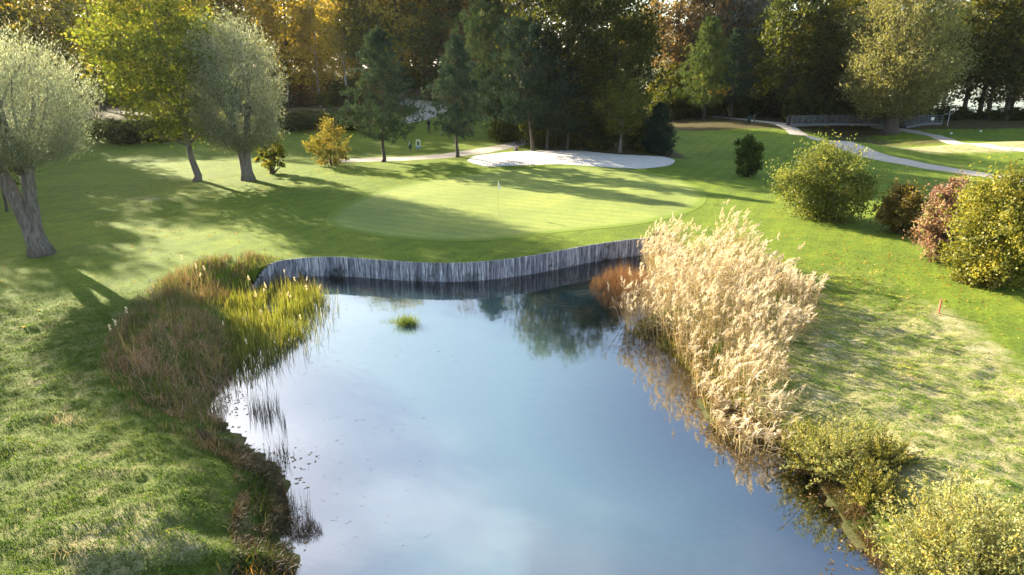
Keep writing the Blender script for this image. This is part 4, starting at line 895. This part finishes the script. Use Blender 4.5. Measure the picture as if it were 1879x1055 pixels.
# dead stems afloat below the wall
r = np.random.default_rng(127)
DEB = outline([(620, 545), (640, 528), (760, 530), (900, 525), (1000, 512), (1080, 505), (1120, 560), (1080, 575), (960, 555), (880, 545), (760, 545)], 0)
q = scatter(DEB, 520, r, lambda x, y: fbm(x / 1.1 + 4, y / 1.1, 2) > .52); a = r.normal(size=len(q)) * .7 + r.integers(0, 2, len(q)) * math.pi; fo = Foliage()
fo.blades(np.column_stack([q, np.full(len(q), .004)]), np.column_stack([np.cos(a), np.sin(a) * .6, r.uniform(0, .06, len(q))]), r.uniform(.15, .8, len(q)), .012, .0, r.uniform(.1, .9, len(q)), r, 2)
q = scatter(POND, 260, r, lambda x, y: (x < -2) & (y < 30)); a = r.uniform(0, 6.28, len(q)); fo.blades(np.column_stack([q, np.full(len(q), .003)]), np.column_stack([np.cos(a), np.sin(a), np.zeros(len(q))]), r.uniform(.03, .22, len(q)), .010, 0, r.uniform(.0, .5, len(q)), r, 1)
stuff('floating_stems', fo, 'sedge', 'dead stems and bits afloat on the pond', 'plant debris', (1.0, 1.0, .9))
# weeds that hang over the wall
r = np.random.default_rng(128)
for k, (s0, n_) in enumerate([(3.2, 120), (5.0, 160), (9.3, 60), (12.0, 40), (17.0, 50)]):
    i = int(np.searchsorted(WALL_S, s0)); c = WALL[i]; q = np.column_stack([c[0] + r.normal(size=n_) * .35, np.full(n_, c[1] - .10) + np.interp(r.normal(size=n_), [-1, 1], [0, 0])]); fo = Foliage()
    B = np.column_stack([q, r.uniform(-.05, .35, n_)]); a = r.uniform(-2.6, -.5, n_); fo.blades(B, unit(np.column_stack([np.cos(a) * .4, np.sin(a) * .25, np.ones(n_)])), r.uniform(.12, .4, n_), .018, .4, r.uniform(0, .6, n_), r, 2)
    stuff('wall_weeds', fo, 'grassblade', f'{ORD[k]} tuft of dark weeds from the left at the foot of the plank wall', 'weeds', (.55, .6, .5))

# long grass blades on both near banks
def grass_field(name, xr, yr, n, label, seed, color, dryness, hgt):
    r = np.random.default_rng(seed); x = r.uniform(*xr, n * 4); u = r.uniform(0, 1, n * 4); y = yr[0] + (yr[1] - yr[0]) * u ** 1.35
    rm = rough_mask(x, y); d, _, _, _ = seg_dist(x, y, POND); ok = (r.random(n * 4) < rm * .9 + .05) & ~inside(x, y, POND) & (np.abs(x) < (y * .80 + 3.0)) & (d > .2)
    x, y = x[ok][:n], y[ok][:n]; m = len(x); z = height(x, y); cl = fbm(x / .42, y / .34, 3); pat = fbm(x / 1.7 + seed, y / 1.3, 3)
    fo = Foliage(); rn = .12 + .6 * cl + .17 * r.normal(size=m) + dryness * smooth((pat - .50) / .16)
    w = np.array([.25, -.2, 0])
    fo.blades(np.column_stack([x, y, z - .02]), unit(np.column_stack([r.normal(size=(m, 2)) * .5, np.ones(m)]) + w), hgt * (.35 + 1.1 * cl) * r.uniform(.6, 1.3, m), .017, .7, rn, r, 2, w)
    return stuff(name, fo, 'grassblade', label, 'grass', color)
grass_field('long_grass', (-24, -3), (9.5, 31), 90000, 'uneven long green grass on the near left bank', 131, (1.05, 1.15, .55), .14, .19)
grass_field('dry_long_grass', (4, 20), (9.5, 34), 110000, 'patchy straw and green long grass on the right bank', 132, (2.3, 2.3, 1.5), .36, .15)
for k, (px, py, lb) in enumerate([(127, 775, 'white dry grass tuft on the left bank beside the brown sedge'), (140, 1020, 'tall pale dry grass tuft near the bottom left corner')]):
    c = at(px, py); r = np.random.default_rng(140 + k); q = np.array([c.x, c.y]) + r.normal(size=(90, 2)) * np.array([.25, .12]); fo = Foliage(); fo.blades(ground3(q), updir(90, r, .35), r.uniform(.12, .45, 90), .010, .4, r.uniform(.2, .9, 90), r, 3); stuff('dry_grass_tuft', fo, 'reed', lb, 'grass', (.85, .82, .8))

# fallen leaves on the lawn and flakes on the water
r = np.random.default_rng(150); q = np.vstack([np.column_stack([r.normal(-22, 9, 2600), r.normal(52, 14, 2600)]), np.column_stack([r.normal(18, 3, 900), r.normal(32, 5, 900)]), np.column_stack([r.normal(-10, 8, 900), r.normal(84, 7, 900)])])
ok = ~inside(q[:, 0], q[:, 1], POND) & ~inside(q[:, 0], q[:, 1], GREEN) & (q[:, 1] > 12); q = q[ok]; n_ = len(q); fo = Foliage(); a = r.uniform(0, 6.28, n_)
fo.leaves(np.column_stack([q, height(q[:, 0], q[:, 1]) + .03]), unit(np.column_stack([np.cos(a), np.sin(a), r.normal(size=n_) * .3])), r.uniform(.06, .13, n_), .07, r.uniform(0, 1, n_), r); stuff('fallen_leaves', fo, 'leaf_gold', 'yellow and brown fallen leaves strewn over the lawns', 'leaves', (.9, .75, .8))
q = scatter(POND, 1500, r, lambda x, y: (seg_dist(x, y, POND)[0] + 2.2 * fbm(x / 1.5, y / 1.5, 2) < 1.9) ); n_ = len(q); a = r.uniform(0, 6.28, n_); fo = Foliage()
V0 = np.column_stack([q, np.full(n_, .006)]); Dv = np.column_stack([np.cos(a), np.sin(a), np.zeros(n_)]); Sv = np.column_stack([-np.sin(a), np.cos(a), np.zeros(n_)]); L_ = r.uniform(.02, .07, n_)[:, None]
fo.V.append(np.stack([V0 - Dv * L_, V0 + Sv * L_ * .5, V0 + Dv * L_, V0 - Sv * L_ * .5], 1).reshape(-1, 3)); fo.F.append(np.arange(n_ * 4).reshape(n_, 4)); fo.A.append(r.uniform(0, 1, n_)); fo.n = n_ * 4
stuff('floating_leaves', fo, 'sedge', 'small dead leaves floating near the pond edges', 'leaves', (1.3, 1.2, .9))

# ------------------------------------------------------------------ golf things
p = on(914, 392); p.z += .03
fl = thing('golf_flag', 'white golf flag on a thin yellow stick in the green', 'flag', p)
MB().tube([(0, 0, -.15), (0, 0, 1.2), (0, 0, 2.2)], [.016, .014, .011], 8).build('flagstick', M['yellow'], fl)
mb = MB(); V, F = [], []
for i in range(9):
    for j in range(5):
        u, v = i / 8, j / 4
        V.append((.012 + .10 * v + .035 * math.sin(v * 6 + u * 2), .05 * math.sin(v * 5 + u * 3), 2.17 - .52 * u - .16 * v * (1 - .3 * u)))
for i in range(8):
    for j in range(4): a = i * 5 + j; F.append((a, a + 1, a + 6, a + 5))
me = bpy.data.meshes.new('flag_cloth'); me.from_pydata(V, [], F); o = link('flag_cloth', me, M['flagcloth'], fl); md = o.modifiers.new('thick', 'SOLIDIFY'); md.thickness = .006
ho = MB().lathe([(.001, 0), (.054, .0), (.054, .004), (.001, .004)], (0, 0, .003), 14).build('hole', M['black'], fl)
MB().lathe([(.054, 0), (.060, .0), (.060, .012), (.05, .012)], (0, 0, -.002), 14).build('hole_rim', M['white'], ho)

p = on(1722, 575); st = thing('marker_stake', 'red wooden hazard stake on the right bank', 'stake', p)
sp_ = MB().box((0, 0, .24), (.055, .055, .62)).build('post', M['red'], st); MB().lathe([(.038, 0), (.038, .02), (.004, .07)], (0, 0, .55), 4).build('pointed_top', M['red'], sp_)

p = on(753, 279); bw = thing('ball_washer', 'dark green ball washer stand beside the tee sign', 'ball washer', p)
MB().lathe([(.13, 0), (.13, .03), (.05, .06), (.05, .35)], (0, 0, 0), 10).build('post', M['dkgreen'], bw, True)
MB().lathe([(.06, .33), (.17, .38), (.19, .50), (.19, .78), (.14, .86), (.07, .90), (.06, 1.15)], (0, 0, 0), 12).build('housing', M['dkgreen'], bw, True)
MB().lathe([(.02, 1.14), (.09, 1.17), (.10, 1.24), (.05, 1.31), (.01, 1.33)], (0, 0, 0), 10).build('knob', M['dkgreen'], bw, True)

p = on(768, 278); ts = thing('tee_sign', 'pale arched tee sign with blue lower panel', 'sign', p)
for sx in (-.17, .17): MB().box((sx, 0, .15), (.05, .05, .5)).build('leg', M['metalgrey'], ts)
def arch_board(w, h0, h1, th, y):
    mb = MB(); pts = [(-w / 2, h0), (w / 2, h0)] + [(w / 2 * math.cos(a), h1 - w / 2 + w / 2 * math.sin(a)) for a in np.linspace(0, math.pi, 11)]
    n = len(pts); mb.add([(a, y - th / 2, b) for a, b in pts] + [(a, y + th / 2, b) for a, b in pts], [tuple(range(n)), tuple(range(2 * n - 1, n - 1, -1))] + [(i, i + n, (i + 1) % n + n, (i + 1) % n) for i in range(n)]); return mb
tb = arch_board(.55, .32, 1.32, .05, 0).build('board', M['white'], ts)
arch_board(.46, .58, 1.22, .02, -.032).build('frame_panel', M['signpale'], tb)
arch_board(.24, .66, 1.10, .02, -.046).build('hole_map', M['dkgreen'], tb)
MB().box((0, -.034, .44), (.54, .02, .22)).build('blue_panel', M['blue'], tb); MB().box((0, -.047, .46), (.30, .01, .035)).build('white_stripe', M['white'], tb)

p = on(937, 258); sg = thing('small_sign', 'small white sign beside the gravel path near the dark trees', 'sign', p)
MB().box((0, 0, .25), (.05, .05, .7)).build('post', M['metalgrey'], sg); MB().box((0, -.04, .55), (.26, .025, .40)).build('board', M['white'], sg)
p = on(947, 277); sg = thing('litter_box', 'low box with white face by the bunker and leaning pine', 'box', p)
MB().box((0, 0, .17), (.5, .4, .36)).build('body', M['brownwood'], sg); MB().box((-.16, -.21, .2), (.14, .02, .3)).build('white_face', M['white'], sg); MB().box((0, 0, .37), (.56, .46, .04)).build('lid', M['brownwood'], sg)
for k, (px, py, lb) in enumerate([(1745, 247, 'white tee marker ball at the left on the far right tee'), (1799, 243, 'white tee marker ball at the right on the far right tee')]):
    p = on(px, py); tm = thing('tee_marker', lb, 'tee marker', p, 0, 'tee markers'); MB().lathe([(.02, -.1), (.02, .04)], (0, 0, 0), 6).build('spike', M['metalgrey'], tm); MB().lathe([(.03, .02), (.13, .07), (.17, .16), (.13, .26), (.03, .31)], (0, 0, 0), 12).build('ball', M['white'], tm, True)
p = on(1383, 224); po = thing('path_post', 'pale thin post by the path near the shaded pine', 'post', p); MB().box((0, 0, .5), (.12, .12, 1.3)).build('shaft', M['greywood'], po); MB().box((0, 0, 1.18), (.16, .16, .06)).build('cap', M['greywood'], po)
p = on(1374, 225); bn = thing('litter_bin', 'dark green litter bin beside the pale post', 'bin', p); MB().lathe([(.24, 0), (.27, .8), (.28, .84), (.20, .88)], (0, 0, 0), 12).build('body', M['dkgreen'], bn, True); MB().lathe([(.29, .86), (.27, .95), (.05, 1.0)], (0, 0, 0), 12).build('lid', M['dkgreen'], bn, True)
p = on(1738, 232); lp = thing('pole', 'tall thin grey pole at the far end of the footbridge', 'pole', p); MB().tube([(0, 0, -.1), (0, 0, 4.0)], [.07, .05], 8).build('shaft', M['metalgrey'], lp); MB().lathe([(.05, 0), (.13, .05), (.13, .12), (.04, .2)], (0, 0, 4.0), 8).build('head', M['metalgrey'], lp)

# person in dark clothes near the sandy path
p = on(787, 243); pe = thing('person', 'person in dark clothes standing on the lit grass below the sandy path', 'person', p, R(35))
J = {'pel': (0, 0, .95, .15), 'wst': (0, .01, 1.12, .135), 'chs': (0, .02, 1.33, .165), 'nck': (0, .01, 1.50, .06), 'hd0': (0, -.01, 1.58, .075), 'hd1': (0, -.015, 1.68, .095), 'hd2': (0, -.01, 1.76, .06)}
for s_, n_ in ((-1, 'l'), (1, 'r')):
    J.update({n_ + 'hip': (s_ * .09, 0, .88, .105), n_ + 'kne': (s_ * .10, -.01, .48, .07), n_ + 'ank': (s_ * .10, .03, .09, .048), n_ + 'toe': (s_ * .12, -.15, .035, .04),
              n_ + 'sho': (s_ * .19, .02, 1.42, .07), n_ + 'elb': (s_ * .25, .05, 1.13, .048), n_ + 'wri': (s_ * .20, -.10, .92, .035), n_ + 'hnd': (s_ * .18, -.15, .84, .038)})
E = [('pel', 'wst'), ('wst', 'chs'), ('chs', 'nck'), ('nck', 'hd0'), ('hd0', 'hd1'), ('hd1', 'hd2')] + [(a + x, b) if not b.startswith('*') else (a + x, a + b[1:]) for a in 'lr' for x, b in (('hip', 'pel'), ('hip', '*kne'), ('kne', '*ank'), ('ank', '*toe'), ('sho', 'chs'), ('sho', '*elb'), ('elb', '*wri'), ('wri', '*hnd'))]
ks = list(J); me = bpy.data.meshes.new('body'); me.from_pydata([J[k][:3] for k in ks], [(ks.index(a), ks.index(b)) for a, b in E], [])
me.materials.append(M['navy']); ob = link('body', me, None, pe); md = ob.modifiers.new('skin', 'SKIN'); ob.modifiers.new('sub', 'SUBSURF').levels = 1; ob.modifiers['sub'].render_levels = 1
for i, k in enumerate(ks): me.skin_vertices[0].data[i].radius = (J[k][3], J[k][3])
me.skin_vertices[0].data[0].use_root = True
MB().lathe([(.01, -.13), (.05, -.12), (.075, -.05), (.082, .02), (.07, .07), (.02, .10)], (0, -.03, 1.69), 12).build('face', M['skin'], pe, True)
MB().lathe([(.088, 0), (.098, .05), (.08, .11), (.02, .14)], (0, 0, 1.68), 12).build('hair', M['hair'], pe, True)
for s_ in (-1, 1):
    mb = MB(); mb.tube([(s_ * .20, -.11, .91), (s_ * .185, -.14, .85), (s_ * .18, -.16, .81)], [.03, .042, .03], 8)
    for f in range(4): mb.tube([(s_ * (.165 + .013 * f), -.16, .815), (s_ * (.163 + .013 * f), -.175, .775), (s_ * (.163 + .012 * f), -.165, .745 + .004 * abs(f - 1))], [.009, .008, .006], 5)
    mb.tube([(s_ * .165, -.13, .86), (s_ * .15, -.16, .82), (s_ * .15, -.175, .79)], [.011, .010, .007], 5); mb.build('hand', M['skin'], pe, True)

# ------------------------------------------------------------------ bridges and railings
def rail_run(parent, pts, h, nrails, mat, post_every, post_w=.12, rail_h=.065, zoff=0.0):
    """posts and rails along a line of points (relative to the parent)"""
    P = [Vector(p) for p in pts]; S = [0]
    for a, b in zip(P, P[1:]): S.append(S[-1] + (b - a).length)
    def pos(s): i = min(max(int(np.searchsorted(S, s)) - 1, 0), len(P) - 2); return P[i] + (P[i + 1] - P[i]) * ((s - S[i]) / (S[i + 1] - S[i]))
    n = max(1, round(S[-1] / post_every)); me = MB().box((0, 0, h / 2), (post_w, post_w, h + .1)).mesh('post'); me.materials.append(M[mat])
    for k in range(n + 1): o = bpy.data.objects.new('post', me); COL.objects.link(o); o.parent = parent; o.location = pos(min(S[-1] * k / n, S[-1] - 1e-4))
    for r_ in range(nrails):
        z = h * (.30 + .70 * r_ / (nrails - 1)) - .04; mb = MB()
        for k in range(n):
            a, b = pos(S[-1] * k / n + 1e-4), pos(min(S[-1] * (k + 1) / n, S[-1] - 1e-4)); d = b - a; rot = d.to_track_quat('X', 'Z').to_matrix()
            mb.box((a + b) / 2 + Vector((0, 0, z)) + rot @ Vector((0, -post_w * .5 - .022, 0)), (d.length + .02, .04, rail_h), rot)
        mb.build('rail', M[mat], parent)

def footbridge(name, A, B, width, arch, h, label, mat, nr, every):
    br = thing(name, label, 'bridge', A); D = B - A; L = math.hypot(D.x, D.y); side = Vector((-D.y, D.x, 0)).normalized()
    n = max(8, int(L / .45)); pl = MB().box((0, 0, 0), (.42, width, .07)).mesh('deck_board'); pl.materials.append(M[mat])
    line = [D * t + Vector((0, 0, arch * 4 * t * (1 - t))) for t in np.linspace(0, 1, 17)]
    f = lambda t: D * t + Vector((0, 0, arch * 4 * t * (1 - t)))
    for k in range(n):
        t = (k + .5) / n; o = bpy.data.objects.new('deck_board', pl); COL.objects.link(o); o.parent = br; o.location = f(t) + Vector((0, 0, .06))
        sl = (f(t + .01) - f(t - .01)); o.rotation_euler = (0, -math.atan2(sl.z, math.hypot(sl.x, sl.y)), math.atan2(D.y, D.x))
    for sgn in (-1, 1):
        off = side * (sgn * (width / 2 - .08)); mb = MB()
        for a, b in zip(line, line[1:]):
            d = b - a; rot = d.to_track_quat('X', 'Z').to_matrix(); mb.box((a + b) / 2 + off + Vector((0, 0, -.14)), (d.length + .03, .16, .32), rot)
        mb.build('beam', M[mat], br)
        rail_run(br, [p + off + Vector((0, 0, .08)) for p in line], h, nr, mat, every)
    return br
A = at(1447, 232); B = at(1642, 238)
A.z = max(A.z, .9) + .25; B = Vector((B.x, A.y + 1.0, A.z - .1)); footbridge('footbridge', A, B, 1.8, .22, 1.15, 'long grey wooden footbridge over the ditch left of the huge willow', 'greywood', 4, 1.75)
A = at(1655, 235); A.z += .15; B = Vector((A.x + size_at(A, 85), A.y + 3, A.z + .35)); footbridge('footbridge', A, B, 1.6, .25, 1.1, 'short grey footbridge right of the huge willow', 'greywood', 3, 1.3)
ns = thing('notice', 'small white notice on the short footbridge rail', 'sign', A + Vector((size_at(A, 48), -.75, 1.15))); MB().box((0, 0, .1), (.5, .03, .42)).build('board', M['white'], ns); MB().box((0, .04, -.2), (.05, .05, .5)).build('post', M['metalgrey'], ns)
A = at(722, 190); A.z += .0; B = at(800, 196)
pts = [Vector((A.x + (B.x - A.x) * t, A.y + 3.2 - 1.2 * t, 0)) for t in np.linspace(0, 1, 6)]
for q_ in pts: q_.z = hz(q_.x, q_.y) + .05
rl = thing('wooden_railing', 'brown wooden railing beside the sandy path in the wood', 'railing', pts[0]); rail_run(rl, [q_ - pts[0] for q_ in pts], 1.25, 4, 'brownwood', 1.7)
A = at(1222, 200); rl = thing('stair_railing', 'pale sloping handrail where the path leaves the dark trees', 'railing', A); rail_run(rl, [Vector((0, 0, 0)), Vector((-1.2, .8, .55)), Vector((-2.6, 1.6, 1.25))], 1.1, 3, 'greywood', 1.5, .09, .07)

# ------------------------------------------------------------------ thin haze added for lens veil and backlit glow
HZ = 0.00005
hm = bpy.data.materials.new('haze_air'); hm.use_nodes = True; hn = hm.node_tree.nodes; hn.clear()
pvn = hn.new('ShaderNodeVolumePrincipled'); pvn.inputs['Color'].default_value = (.92, .94, 1.0, 1); pvn.inputs['Density'].default_value = HZ; pvn.inputs['Anisotropy'].default_value = .5
hout = hn.new('ShaderNodeOutputMaterial'); hm.node_tree.links.new(pvn.outputs[0], hout.inputs['Volume'])
haze = MB().box((0, 900, 13.5), (5000, 4000, 38)).build('haze', hm); tag(haze, 'thin added haze standing in for a bright lens veil', None, None, 'stuff')
scene.cycles.volume_bounces = 0
